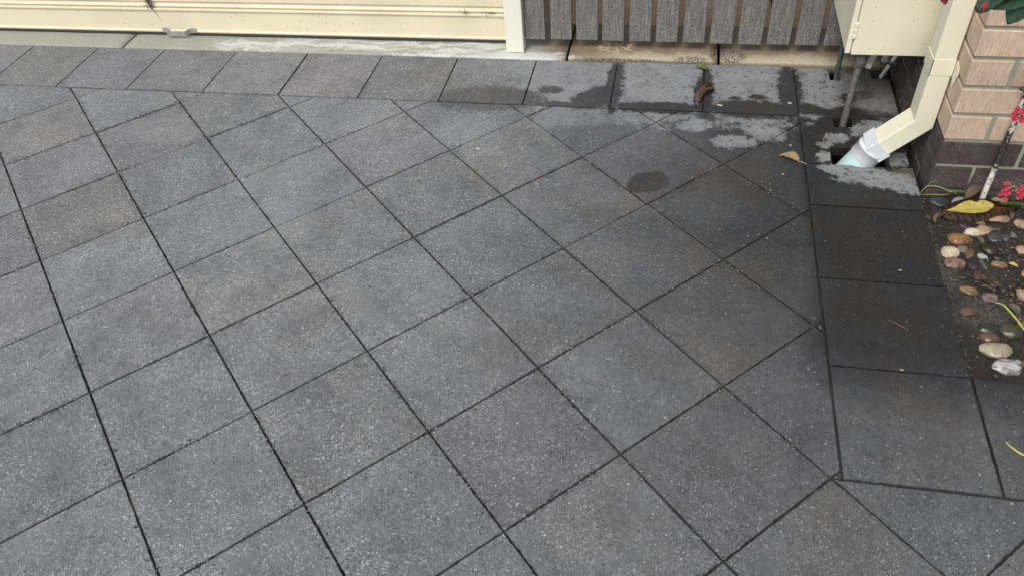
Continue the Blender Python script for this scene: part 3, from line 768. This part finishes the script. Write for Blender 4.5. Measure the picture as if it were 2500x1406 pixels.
# ------------------------------------------------------------------ pebbles
ST = {}
def SM(key):
    if key in ST: return ST[key]
    K = {'orange': ((.36, .17, .055), (.20, .085, .03), 0, (.03, .02, .01)), 'cream': ((.62, .52, .36), (.50, .40, .26), 0, None),
         'taupe': ((.22, .18, .13), (.15, .12, .09), 0, None), 'brown': ((.16, .09, .055), (.09, .05, .03), 0, None), 'pink': ((.33, .19, .15), (.26, .14, .11), 70, None),
         'white': ((.70, .63, .48), (.52, .42, .28), 0, None), 'tan': ((.46, .32, .20), (.34, .23, .14), 0, (.08, .05, .03)), 'green': ((.032, .034, .024), (.020, .021, .016), 0, None),
         'purple': ((.045, .030, .042), (.028, .018, .026), 0, None), 'slate': ((.060, .062, .068), (.036, .038, .043), 0, None), 'blue': ((.085, .10, .12), (.05, .06, .07), 0, None),
         'olive': ((.045, .035, .018), (.022, .017, .010), 0, None), 'grey': ((.42, .43, .43), (.30, .31, .31), 0, None), 'sage': ((.11, .12, .10), (.06, .065, .05), 0, None),
         'amber': ((.30, .19, .075), (.14, .09, .035), 0, None), 'black': ((.012, .012, .015), (.03, .03, .035), 0, None), 'red': ((.10, .035, .03), (.07, .045, .045), 0, None),
         'striped': ((.16, .14, .13), (.05, .03, .02), 60, None), 'mauve': ((.30, .22, .21), (.14, .07, .06), 0, None), 'moss': ((.075, .075, .035), (.045, .045, .025), 0, None),
         'bisque': ((.44, .39, .27), (.34, .29, .19), 0, (.16, .13, .08)), 'quartz': ((.62, .60, .60), (.45, .40, .40), 45, None), 'peach': ((.50, .34, .23), (.36, .24, .16), 0, (.05, .03, .02)), 'ochre': ((.38, .24, .06), (.25, .15, .04), 0, None)}[key]
    mu = lambda c: tuple((.80*x+.13*sum(c)/3)*.92 for x in c)
    ST[key] = mat_stone('stone_'+key, mu(K[0]), mu(K[1]), K[2], spot=K[3]); return ST[key]
def stone(i, x, y, L, W, ang_, key, label, top=.0, facet=False):
    bm = bmesh.new(); bmesh.ops.create_icosphere(bm, subdivisions=2 if facet else 4, radius=1)
    H = W*.55
    for v in bm.verts:
        p = v.co.copy(); m_ = 1+.24*noise.noise(p*1.0+Vector((i*7.3, 0, 0)))+.06*noise.noise(p*2.4+Vector((i, 5, 0)))
        if facet: m_ += .10*noise.noise(p*2.5+Vector((i, 1, 9)))
        sg = lambda a_: math.copysign(abs(a_)**.93, a_)
        v.co = Vector((sg(p.x)*L*m_*(1-.12*p.y*math.sin(i)), sg(p.y)*W*m_*(1+.14*p.x*math.cos(i*2.1)), p.z*H*m_))
    z = soil_z(x, y)+H*(.30-.42*((i*0.618) % 1)*(key in ('brown', 'purple', 'olive', 'red', 'green', 'sage', 'slate', 'mauve', 'black', 'moss', 'taupe')))+top
    o = obj('pebble', bm, SM(key), smooth=not facet, loc=(x, y, z)); o.rotation_euler = (R((i*37) % 25-12), R((i*53) % 21-10), R(ang_))
    tag(o, label, 'pebble', 'pebbles lying in the garden bed'); return o
stones = [
(2.794,.501,.038,.027,5,'orange','large orange brown speckled pebble below the pointed cream white one'),
(2.747,.422,.028,.024,-2,'cream','oval cream pebble with a dark central spot nearest the paver edge'),
(2.790,.446,.020,.016,6,'taupe','flat grey tan pebble tucked behind the spotted cream oval'),
(2.811,.424,.024,.014,56,'brown','dull brown pebble tilted right of the grey tan one'),
(2.750,.365,.033,.024,-2,'pink','pink pebble with wavy stripes just below the spotted cream oval'),
(2.839,.540,.024,.018,-7,'white','pointed cream white pebble above the large orange brown one'),
(2.880,.554,.027,.023,33,'tan','freckled tan pebble touching the pointed cream white one'),
(2.881,.595,.016,.012,7,'taupe','small tan brown pebble just below the yellow leaf tip end'),
(2.947,.620,.037,.016,18,'tan','long slim tan pebble lying right of the yellow leaf'),
(2.927,.576,.029,.021,6,'green','smooth dark green pebble under the long slim tan one'),
(2.828,.581,.027,.021,-2,'purple','dark purple pebble directly below the yellow leaf'),
(2.908,.517,.024,.026,6,'slate','big round slate grey pebble below the dark green one'),
(2.944,.521,.015,.017,6,'blue','small blue grey pebble right of the round slate one'),
(2.976,.543,.009,.013,6,'taupe','tiny taupe pebble above the small blue grey one'),
(2.876,.451,.028,.028,6,'olive','round dark olive brown pebble below the slate grey one'),
(2.848,.412,.017,.011,-38,'grey','small pale grey pebble at the lower left of the dark olive one'),
(2.840,.369,.024,.009,-72,'sage','thin sage grey sliver of stone standing below the small pale one'),
(2.890,.374,.025,.014,-14,'amber','long amber olive pebble beneath the glossy black one'),
(2.903,.412,.027,.015,6,'black','glossy black pebble under the round dark olive brown one'),
(2.809,.358,.019,.018,-28,'purple','dusky violet pebble right of the pink striped one'),
(2.755,.308,.025,.015,-19,'olive','dark olive grey pebble half sunk beneath the pink striped one'),
(2.810,.306,.015,.017,6,'red','small dull red pebble left of the black and brown striped one'),
(2.845,.285,.035,.024,-66,'striped','glossy black and brown striped pebble in mid bed'),
(2.770,.236,.028,.018,-6,'amber','glossy amber tan pebble alone near the paver edge'),
(2.830,.212,.022,.024,-44,'mauve','pinkish grey pebble just above the yellow twig end'),
(2.749,.139,.026,.018,7,'brown','lone brown pebble between the amber one and flat dark ones'),
(2.793,.072,.033,.020,7,'green','flat dark pebble above the faceted brown one'),
(2.857,.065,.034,.029,7,'moss','broad moss green pebble crossed by the yellow twig'),
(2.787,.028,.028,.020,-9,'brown','faceted angular brown stone above the large beige oval'),
(2.797,-.024,.045,.027,7,'bisque','largest smooth beige oval pebble near the bed corner'),
(2.812,-.088,.038,.026,-15,'quartz','white and pink marbled pebble lowest in the bed'),
(2.851,-.060,.009,.009,6,'grey','tiny off white pebble right of the marbled one'),
(2.872,-.069,.016,.018,7,'brown','brown pebble at the photo edge right of the marbled one'),
(2.762,.703,.036,.028,6,'slate','black and grey wet pebble in the corner by the wall foot'),
(2.836,.712,.030,.021,24,'grey','pale grey pebble partly under the curled brown leaf'),
(3.010,.595,.020,.022,6,'tan','half hidden tan pebble among the debris right of the dark green one'),
(2.984,.454,.018,.023,5,'tan','warm tan pebble at the photo edge right of the dark olive one'),
(2.934,.234,.019,.029,5,'peach','peach pebble with dark flecks at the photo edge'),
(2.962,.338,.011,.015,6,'ochre','small ochre pebble at the photo edge above the peach one')]
for i, s_ in enumerate(stones): stone(i+1, s_[0], s_[1], s_[2]*1.05, s_[3]*1.08, s_[4], s_[5], s_[6], facet=(i == 28))

# ------------------------------------------------------------------ leaves
def leaf_mesh(L, W, curl=0, fold=0, bend=0, tip=.5, wav=0, seed=0, stalk=0, thick=.0006, nx_=22, ny_=8, notch=0, tw=0):
    """a blade along +X from its base at 0; returns bmesh with 'vein' colours"""
    bm = bmesh.new(); lay = bm.loops.layers.float_color.new('vein'); rows_ = []
    for i in range(nx_+1):
        u = i/nx_
        wd = W*(math.sin(PI*u**tip)**.8 if 0 < u < 1 else .02)
        row = []
        for j in range(-ny_, ny_+1):
            v = j/ny_; wj = wd*(1-(notch*math.exp(-((u-.66)/.07)**2) if v > 0 else 0))
            y = v*wj; x = u*L
            z = abs(v)**1.3*fold*wd/W + bend*math.sin(PI*u)*L + wav*noise.noise((u*6, v*2, seed))
            z += curl*(v*v)*(wd/W)
            a_ = tw*(u-.5); y, z = y*math.cos(a_)-z*math.sin(a_), y*math.sin(a_)+z*math.cos(a_)
            row.append((bm.verts.new((x, y, z)), abs(v), u))
        rows_.append(row)
    for A, B in zip(rows_, rows_[1:]):
        for k in range(2*ny_):
            q = (A[k], B[k], B[k+1], A[k+1]); f = bm.faces.new([x[0] for x in q]); f.smooth = True
            for l, x in zip(f.loops, q): l[lay] = (x[1], x[2], 0, 1)
    bmesh.ops.solidify(bm, geom=bm.faces[:], thickness=thick)
    if stalk: tube(bm, [(0.01*L, 0, 0), (-stalk*.5, .001, .002), (-stalk, .002, 0)], [.0012, .001, .0012], 6)
    return bm
def leaf(name, bm, mat, loc, rot, label, cat='leaf', parent=None):
    o = obj(name, bm, mat, parent, loc=loc); o.rotation_euler = [R(a_) for a_ in rot]
    if label: tag(o, label, cat)
    return o
ML_YEL = mat_leaf('yellow_leaf', (.72, .62, .16), (.58, .48, .12), (.80, .74, .34), sc=40)
ML_BRN = mat_leaf('brown_leaf', (.085, .036, .014), (.025, .011, .007), (.26, .13, .05), .38)
ML_TAN = mat_leaf('tan_leaf', (.60, .46, .28), (.44, .31, .17), (.60, .46, .28), .7)
ML_TWB = mat_leaf('dry_leaf', (.30, .215, .16), (.18, .125, .09), (.28, .19, .14), .7)
ML_GRN = mat_leaf('green_leaf', (.20, .30, .07), (.10, .17, .035), None, .5)
ML_PLANT = mat_leaf('shrub_leaf', (.045, .115, .055), (.035, .085, .042), (.075, .15, .08), .42, sc=12)
ML_GRASS = mat_leaf('grass_blade', (.16, .28, .05), (.10, .20, .035), None, .5)
leaf('fallen_leaf', leaf_mesh(.165, .034, fold=.005, tip=1.45, notch=.42, wav=.003, stalk=.0, seed=3), ML_YEL, (2.755, .606, .018), (8, -6, 10), 'yellow fallen leaf with a notched edge lying on the brown one')
leaf('fallen_leaf', leaf_mesh(.27, .052, fold=-.030, bend=.10, tip=.8, wav=.006, seed=8), ML_BRN, (2.745, .615, .0), (28, 0, 11), 'large glossy dark brown curled leaf under the yellow leaf')
leaf('fallen_leaf', leaf_mesh(.085, .022, fold=.012, curl=.004, tip=.75, wav=.006, seed=2, stalk=.032, bend=.06), ML_TAN, (2.270, .884, .006), (0, 4, 148), 'pale tan dry leaf lying on the wet dark pavers')
leaf('fallen_leaf', leaf_mesh(.20, .020, fold=.022, curl=.006, tip=.8, wav=.012, seed=11, stalk=.04, tw=2.6, bend=.05), ML_TWB, (1.916, 1.450, .008), (0, 0, -102), 'twisted grey brown dry leaf across a joint near the fence')
leaf('fallen_leaf', leaf_mesh(.068, .015, fold=.012, tip=.8, wav=.006, seed=21), ML_GRN, (1.852, 1.602, .008), (20, 0, -24), 'small green leaf on the paver edge above the twisted dry leaf')
leaf('fallen_leaf', leaf_mesh(.085, .018, fold=.014, tip=.8, wav=.006, seed=31, bend=.1), ML_TWB, (2.84, .700, .008), (10, -18, 35), 'crumpled pale brown leaf at the foot of the white peeling stake')
leaf('fallen_leaf', leaf_mesh(.06, .012, fold=.010, tip=.8, wav=.006, seed=41), ML_TAN, (2.92, .685, .02), (0, 0, -25), 'small tan leaf scrap right of the brown curled leaf')
leaf('fallen_leaf', leaf_mesh(.080, .011, fold=.012, tip=.8, wav=.010, seed=51, tw=2), ML_TWB, (2.715, .560, .0), (0, 0, 62), 'shrivelled dry leaf beside the paver left of the yellow leaf')
leaf('fallen_leaf', leaf_mesh(.030, .009, fold=.005, tip=.8, wav=.003, seed=61), ML_YEL, (2.912, .362, .002), (0, 0, -30), 'tiny yellow leaf scrap right of the long amber pebble')
# twigs and grass blades
def strand(name, pts, rad, mat, label, cat, flat=None):
    bm = bmesh.new(); P0 = [Vector(p) for p in pts]; pts2 = []
    for a_, b_, c_, d_ in zip([P0[0]]+P0[:-2], P0[:-1], P0[1:], P0[2:]+[P0[-1]]):
        for k in range(6):
            t0 = k/6; pts2.append(.5*((2*b_)+(c_-a_)*t0+(2*a_-5*b_+4*c_-d_)*t0*t0+(3*b_-a_-3*c_+d_)*t0**3))
    pts2.append(P0[-1]); n_ = len(pts2)
    tube(bm, pts2, [rad*(.55+.6*math.sin(PI*min(1, (k+1)/n_*1.0))**.5) for k in range(n_)], 8)
    if flat:
        zc_ = sum(p.z for p in pts2)/n_
    o = obj(name, bm, mat); origin_to(o, pts[0]); tag(o, label, cat); return o
M_TWY = simple('yellow_twig', (.52, .50, .13), .6, var=.3); M_TWG = simple('green_stalk', (.30, .34, .12), .6, var=.3); M_TWD = simple('brown_twig', (.16, .11, .07), .8, var=.4)
strand('twig', [(2.825, .160, .008), (2.840, .140, .020), (2.855, .090, .026), (2.872, .020, .030), (2.890, -.05, .02)], .0026, M_TWY, 'thin yellow twig reaching over the moss green pebble', 'twig')
strand('grass_blade', [(2.735, -.386, .003), (2.745, -.405, .006), (2.765, -.422, .005), (2.80, -.435, .003)], .0026, M_TWY, 'curved yellow green blade lying on the right hand paver', 'grass blade')
strand('weed_stalk', [(2.697, .735, -.01), (2.712, .742, .02), (2.75, .738, .026), (2.79, .722, .020), (2.815, .718, .012)], .0014, M_TWG, 'thin pale stalk arching from the paver joint along the wall foot', 'weed')
strand('weed_stalk', [(2.698, .730, -.01), (2.73, .712, .008), (2.76, .708, .012), (2.79, .716, .012)], .0011, M_TWG, 'second fainter stalk just in front of the arching pale one', 'weed')
strand('weed_stalk', [(2.715, .745, .02), (2.722, .742, .040), (2.738, .742, .046), (2.740, .742, .030), (2.728, .742, .022)], .0007, M_TWG, 'fine curled tendril looping by the corner of the wall', 'weed')
leaf('grass_blade', leaf_mesh(.10, .008, fold=.003, bend=.10, tip=.6), ML_GRASS, (2.78, .724, .012), (0, 0, -8), 'broad green blade behind the pale grey pebble at the wall foot', 'grass blade')
leaf('grass_blade', leaf_mesh(.13, .010, fold=.003, bend=.12, tip=.6), ML_GRASS, (2.945, .660, .020), (0, 0, -16), 'bright green blade at the photo edge below the pink flowers', 'grass blade')
# small litter on the pavers
M_CHIP = simple('pale_chip', (.62, .56, .42), .8); M_WCH = simple('white_chip', (.72, .72, .70), .7); M_RED = simple('red_petal', (.50, .08, .05), .6)
def chip(x, y, L, W, rz, mat, label, cat='chip'):
    bm = bmesh.new(); bmesh.ops.create_icosphere(bm, subdivisions=2, radius=1)
    for v in bm.verts: v.co = Vector((v.co.x*L, v.co.y*W*(1+.3*v.co.x), v.co.z*.0014))*(1+.2*noise.noise(v.co*2+Vector((x*9, y*9, 0))))
    o = obj('litter_chip', bm, mat, loc=(x, y, .0016)); o.rotation_euler = (0, 0, R(rz)); tag(o, label, cat)
chip(1.963, 1.283, .014, .005, -15, M_CHIP, 'slim pale chip on the wet paver below the twisted dry leaf')
chip(2.259, 1.321, .009, .005, 0, M_CHIP, 'small pale chip near the joint left of the pipe notches')
chip(.967, .870, .008, .004, -10, M_WCH, 'white chip beside a pale smear in mid paving')
chip(1.260, .702, .006, .004, 0, M_RED, 'tiny red petal scrap on a joint in mid paving', 'petal')
chip(2.205, .80, .005, .0025, 40, M_CHIP, 'pale splinter on the dark paver below the tan leaf')
chip(2.560, .290, .006, .0016, -8, M_TWY, 'yellow splinter on the dark border paver')
chip(2.500, -.155, .006, .004, 0, M_GRN if False else M_TWG, 'green fleck in the joint of the border pavers')
chip(2.245, 1.0, .004, .003, 0, M_WCH, 'white fleck on the wet paver above the tan leaf')
chip(1.71, -1.0, .005, .003, 60, M_RED, 'pink petal scrap near the bottom of the photo', 'petal')
strand('pine_needle', [(2.50, .045, .002), (2.52, .030, .003), (2.545, .012, .002)], .0010, simple('red_needle', (.25, .12, .09), .7), 'short reddish needle on the border paver beside the bed', 'needle')

# leaf litter and dirt crumbs of the bed, uncountable
bm = bmesh.new(); rnd = random.Random(12)
for _ in range(3400):
    x = 2.70+rnd.random()*.55 if rnd.random() < .6 else 2.86+rnd.random()*.4; y = rnd.uniform(-.14, .735)
    if rnd.random() > .35+.65*min(1, max(0, (x-2.72)/.2)): continue
    z = soil_z(x, y)+.003; a_ = rnd.uniform(0, PI); L = rnd.uniform(.003, .018)
    if rnd.random() < .45:
        d_ = Vector((math.cos(a_), math.sin(a_), rnd.uniform(-.2, .3)))*L; b_ = Vector((rnd.uniform(-.2, .2), rnd.uniform(-.2, .2), .1))*L
        tube(bm, [(x, y, z), Vector((x, y, z))+d_*.5+b_, Vector((x, y, z))+d_], rnd.uniform(.0004, .0010), 4, mat=rnd.choice((0, 0, 0, 1)))
    else:
        s_ = rnd.uniform(.0015, .0048); M_ = Matrix.Translation((x, y, z)) @ Matrix.Rotation(a_, 4, 'Z') @ Matrix.Diagonal((s_*1.4, s_, s_*.6, 1))
        r_ = bmesh.ops.create_icosphere(bm, subdivisions=1, radius=1, matrix=M_)
        mi = rnd.choice((0, 2, 2, 2, 1)) 
        for v in r_['verts']:
            v.co += Vector((rnd.uniform(-1, 1), rnd.uniform(-1, 1), rnd.uniform(-1, 1)))*s_*.2
            for f in v.link_faces: f.material_index = mi
for _ in range(150):
    x = rnd.uniform(2.80, 3.3); y = rnd.uniform(.0, .735)
    if rnd.random() > .25+.75*((x-2.8)*2+(y-.2)): continue
    L = rnd.uniform(.012, .045); W = L*rnd.uniform(.16, .34); a_ = rnd.uniform(0, 2*PI); z0_ = soil_z(x, y)+.004; cu = rnd.uniform(.1, .5); tl = rnd.uniform(-.3, .3)
    mi = rnd.choice((0, 2, 2, 1)); pv = None
    for q in range(7):
        u = q/6-.5; wq = W*math.cos(u*2.7)**.8; c_ = Vector((u*L, 0, cu*L*(.25-u*u)+tl*u*L*.3))
        M_ = Matrix.Translation((x, y, z0_)) @ Matrix.Rotation(a_, 4, 'Z')
        row = [bm.verts.new(M_ @ (c_+Vector((0, s__*wq, abs(s__)*wq*.5)))) for s__ in (-1, 0, 1)]
        if pv:
            for k in range(2): f = bm.faces.new((pv[k], row[k], row[k+1], pv[k+1])); f.material_index = mi; f.smooth = True
        pv = row
o = obj('leaf_litter', bm, [M_TWD, simple('pale_litter', (.12, .095, .07), .8), simple('dark_crumbs', (.035, .028, .022), .8)])
tag(o, 'fine dead leaf litter, sticks and crumbs scattered over the dark soil', 'litter', kind='stuff')
bm = bmesh.new(); rnd = random.Random(5)
for _ in range(420):
    side = rnd.random()
    if side < .5: x, y = 2.692+rnd.uniform(-.006, .012), rnd.uniform(-.15, .74)
    elif side < .8: x, y = 2.30+rnd.random()*.39, rnd.uniform(-.5, .6)
    else: x, y = rnd.uniform(1.3, 2.68), 1.636+rnd.uniform(-.006, .004)
    s_ = rnd.uniform(.0006, .0020)
    bmesh.ops.create_icosphere(bm, subdivisions=1, radius=s_, matrix=Matrix.Translation((x, y, s_*.5+.0005)))
o = obj('grit', bm, simple('grit', (.16, .14, .11), .9, var=.5, sc=200)); tag(o, 'fine grit scattered along the paver joints by the bed', 'grit', kind='stuff')

vv, ff, mi_ = [], [], []
OCT = ((1, 0, 0), (-1, 0, 0), (0, 1, 0), (0, -1, 0), (0, 0, 1), (0, 0, -1)); OF = ((0, 2, 4), (2, 1, 4), (1, 3, 4), (3, 0, 4), (2, 0, 5), (1, 2, 5), (3, 1, 5), (0, 3, 5))
rnd = random.Random(77); h_ = .4*2**-.5
n_made = 0
while n_made < 9500:
    u = rnd.uniform(-3.2, 4.6); k = rnd.randint(-12, 12)*.4; off = rnd.gauss(0, .013)*rnd.random()**.3
    a_, b_ = (u, k+off) if rnd.random() < .55 else (k+off, u)
    x, y = (a_+b_)*2**-.5, (a_-b_)*2**-.5
    if not (-2.6 < x < 2.28 and -1.3 < y < 1.22): continue
    cl_ = noise.noise((x*5, y*5, 40))+.5*noise.noise((x*14, y*14, 41))
    if cl_ < rnd.uniform(-.2, .55): continue
    n_made += 1
    s_ = rnd.uniform(.0012, .0030)*(1 if rnd.random() < .93 else 1.5); b0 = len(vv)
    for q in OCT: vv.append((x+q[0]*s_*rnd.uniform(.6, 1.3), y+q[1]*s_*rnd.uniform(.6, 1.3), .0006+s_*.4+q[2]*s_*.7))
    m__ = 0 if rnd.random() < .74 else (1 if rnd.random() < .6 else 2)
    for f_ in OF: ff.append(tuple(b0+i_ for i_ in f_)); mi_.append(m__)
me = D.meshes.new('joint_grit'); me.from_pydata(vv, [], ff); me.update()
me.polygons.foreach_set('material_index', mi_)
for m__ in (simple('dark_grit', (.03, .03, .032), .9), simple('pale_grit', (.36, .36, .35), .9), simple('tan_grit', (.17, .14, .10), .9)): me.materials.append(m__)
o = D.objects.new('joint_grit', me); COL.objects.link(o); tag(o, 'dark and pale crumbs of grit gathered along the diagonal paving joints', 'grit', kind='stuff')

# ------------------------------------------------------------------ white peeling stake
def mat_peel():
    t = T('peeling_paint'); n = t.noise(55, 5, .75, vec=t.scale(t.P, 1.6, 1.6, .8)); z = t.sep(t.P)[2]
    thr = t.math('ADD', n, t.math('MULTIPLY', t.blob(t.scale(t.P, 1, 0, 1), 0, 0, 1, 1), 0))
    amt = t.math('ADD', t.sstep(z, .12, .21, 0, .22), t.sstep(z, .27, .34, 0, -.16))
    c = t.mix(t.sstep(t.math('SUBTRACT', n, amt), .40, .44), (.035, .03, .028), (.66, .63, .56))
    return t.out(c, .7, t.bump(n, .5, .002))
bm = bmesh.new(); tube(bm, [(2.902, .708, -.04), (2.905, .720, .02), (2.909, .731, .25), (2.914, .736, .60), (2.915, .736, .95)], .0098, 14)
o = obj('garden_stake', bm, mat_peel()); origin_to(o, (2.902, .708, -.03)); tag(o, 'thin round stake with peeling white paint leaning on the brick wall', 'stake')
bm = bmesh.new()      # loop of cord tied at the stake
tube(bm, [(2.898+.014*math.cos(a_*PI/8), .730+.005*math.sin(a_*PI/4), .445+.010*math.sin(a_*PI/8)) for a_ in range(17)], .0028, 8)
o = obj('cord_loop', bm, simple('dark_cord', (.05, .06, .05), .7)); tag(o, 'small dark cord loop at the stake against the mortar', 'cord'); origin_to(o, (2.9, .73, .445))

# ------------------------------------------------------------------ flowering shrub (stands in the bed, mostly right of the picture)
sh = empty('flowering_shrub', (3.20, .42, -.01), 'green shrub with paddle leaves and pink flowers in front of the brick wall', 'shrub')
M_STEM = simple('shrub_stem', (.16, .14, .09), .8, var=.4, bump=.4); M_STALK = simple('flower_stalk', (.22, .22, .10), .6, var=.3)
M_PINK = simple('pink_bract', (.86, .085, .17), .5, var=.25, sc=120); M_PINKD = simple('flower_centre', (.45, .03, .06), .5); M_DPINK = simple('faded_bract', (.38, .07, .10), .6); M_ORG = simple('orange_bract', (.75, .20, .10), .5)
bm = bmesh.new()
tube(bm, [(3.20, .42, -.04), (3.19, .41, .3), (3.12, .38, .62), (2.98, .34, .86), (2.86, .32, .98)], [.016, .014, .012, .009, .006], 10)
tube(bm, [(3.19, .41, .25), (3.10, .50, .42), (2.97, .58, .50)], [.010, .008, .005], 8)
tube(bm, [(3.20, .42, .02), (3.13, .52, .12), (3.04, .58, .15)], [.008, .006, .004], 8)
tube(bm, [(3.19, .41, .3), (3.30, .35, .6), (3.34, .32, .95)], [.012, .010, .006], 8)
obj('stem', bm, M_STEM, sh)
def shleaf(base, tip_, W, roll=0, bend=.03, fold=.004, nrm=(-.25, -.72, .65)):
    b_ = Vector(base); t0 = Vector(tip_); d_ = t0-b_; L = d_.length
    bm = leaf_mesh(L, W, fold=fold, bend=bend, tip=1.75, stalk=0, thick=.0012, seed=W)
    xa = d_.normalized(); za = Vector(nrm); za = (za-xa*za.dot(xa)).normalized(); ya = za.cross(xa)
    q = Matrix((xa, ya, za)).transposed(); o = obj('leaf', bm, ML_PLANT, None)
    o.matrix_world = Matrix.Translation(b_) @ q.to_4x4() @ Matrix.Rotation(R(roll), 4, 'X')
    o.parent = sh; o.matrix_parent_inverse = Matrix.Translation(sh.location).inverted(); return o
shleaf((2.610, .32, 1.020), (2.518, .295, .912), .029, 10)
shleaf((2.760, .32, 1.010), (2.545, .300, .918), .020, -55, fold=.010)
shleaf((2.675, .34, 1.030), (2.606, .305, .873), .031, 6)
shleaf((2.73, .33, 1.01), (2.65, .320, .880), .030, 18)
for k in range(22):
    a_ = k*2.4; c_ = Vector((2.86, .32, .98)) if k < 11 else Vector((3.30, .36, .85)); e_ = Vector((math.cos(a_)*.10, math.sin(a_)*.09, .04+.05*math.sin(k)))
    if k < 11 and e_.x < 0: e_.x *= .5; e_.z = abs(e_.z)+.06
    b_ = c_+Vector((0, 0, -.03*(k % 4))); shleaf(tuple(b_+e_*.15), tuple(b_+e_*1.15), .022, 10*math.sin(k*3))
def flower(p, s_, mat, face=(-.25, -.75, .6), parent=sh):
    s_ *= 1.2; face = (face[0]+random.uniform(-.35, .35), face[1]+random.uniform(-.2, .2), face[2]+random.uniform(-.3, .3))
    """two rounded bracts that overlap round a small raised centre"""
    f_ = Vector(face).normalized(); q = f_.to_track_quat('Z', 'Y').to_matrix().to_4x4()
    rz_ = Matrix.Rotation(random.uniform(0, 6), 4, 'Z')
    bm = bmesh.new()
    for sd in (1, -1):
        nR, nA = 4, 14; c_ = bm.verts.new((0, 0, -.05*s_)); prev_ = None; ring0 = None
        rings_ = []
        for r_ in range(1, nR+1):
            rr = r_/nR; rings_.append([bm.verts.new((sd*(.36*s_+rr*.62*s_*math.cos(2*PI*k/nA)), rr*.74*s_*math.sin(2*PI*k/nA), (.22*rr*rr-.05)*s_+sd*.04*s_+.05*s_*math.sin(5*2*PI*k/nA)*rr)) for k in range(nA)])
        cc = bm.verts.new((sd*.36*s_, 0, (-.05+sd*.04)*s_))
        bm.verts.remove(c_)
        for k in range(nA): bm.faces.new((cc, rings_[0][k], rings_[0][(k+1) % nA])).smooth = True
        for A, B in zip(rings_, rings_[1:]):
            for k in range(nA): bm.faces.new((A[k], B[k], B[(k+1) % nA], A[(k+1) % nA])).smooth = True
    bmesh.ops.solidify(bm, geom=bm.faces[:], thickness=.0005)
    o = obj('flower', bm, mat, None); o.matrix_world = Matrix.Translation(p) @ q @ rz_
    o.parent = parent; o.matrix_parent_inverse = Matrix.Translation(parent.location).inverted()
    bm = bmesh.new(); tube(bm, [(0, 0, -.1*s_), (0, 0, .12*s_), (0, 0, .34*s_), (0, 0, .34*s_)], [.10*s_, .20*s_, .24*s_, .10*s_], 8)
    c2 = obj('flower_centre', bm, M_PINKD, o, loc=(0, 0, 0)); return o
FL = [((2.909, .600, .126), .0075), ((2.916, .595, .136), .0085), ((2.923, .594, .117), .0095), ((2.908, .603, .108), .0085), ((2.926, .598, .090), .0085), ((2.906, .605, .150), .006), ((2.918, .61, .150), .007),
      ((2.960, .600, .140), .010), ((2.972, .600, .118), .011), ((2.966, .60, .100), .009), ((2.984, .60, .145), .010), ((2.953, .60, .125), .008)]
for p_, s_ in FL: flower(p_, s_, M_PINK)
for p_, s_ in [((2.841, .600, .428), .009), ((2.848, .600, .410), .010), ((2.843, .600, .447), .0075), ((2.862, .600, .436), .011), ((2.868, .598, .409), .010), ((2.873, .60, .440), .010)]: flower(p_, s_, M_PINK)
flower((2.534, .292, .926), .0105, M_PINK, (-.1, -.8, .3)); flower((2.529, .294, .917), .008, M_DPINK, (-.8, -.6, .1)); flower((2.541, .293, .915), .006, M_DPINK, (.4, -.7, -.4))
for p_, s_ in [((2.431, .300, .940), .008), ((2.424, .302, .948), .008), ((2.438, .300, .934), .006), ((2.441, .30, .946), .006)]: flower(p_, s_, M_DPINK)
for p_, s_ in [((2.548, .30, .952), .010), ((2.562, .30, .955), .010), ((2.573, .30, .950), .009)]: flower(p_, s_, M_ORG)
for pts in ([(2.918, .602, .125), (2.935, .606, .142), (2.955, .605, .132), (3.04, .58, .15)], [(2.906, .603, .152), (2.914, .606, .158), (2.928, .606, .142), (2.94, .606, .138)], [(2.926, .60, .094), (2.934, .604, .118), (2.955, .605, .130)],
            [(2.845, .603, .43), (2.88, .603, .445), (2.97, .58, .50)], [(2.540, .30, .925), (2.575, .302, .938), (2.62, .305, .955), (2.86, .32, .98)], [(2.432, .302, .942), (2.47, .305, .97), (2.60, .31, 1.0), (2.86, .32, .99)]):
    bm = bmesh.new(); tube(bm, pts, .0022, 8); obj('flower_stalk', bm, M_STALK, sh)
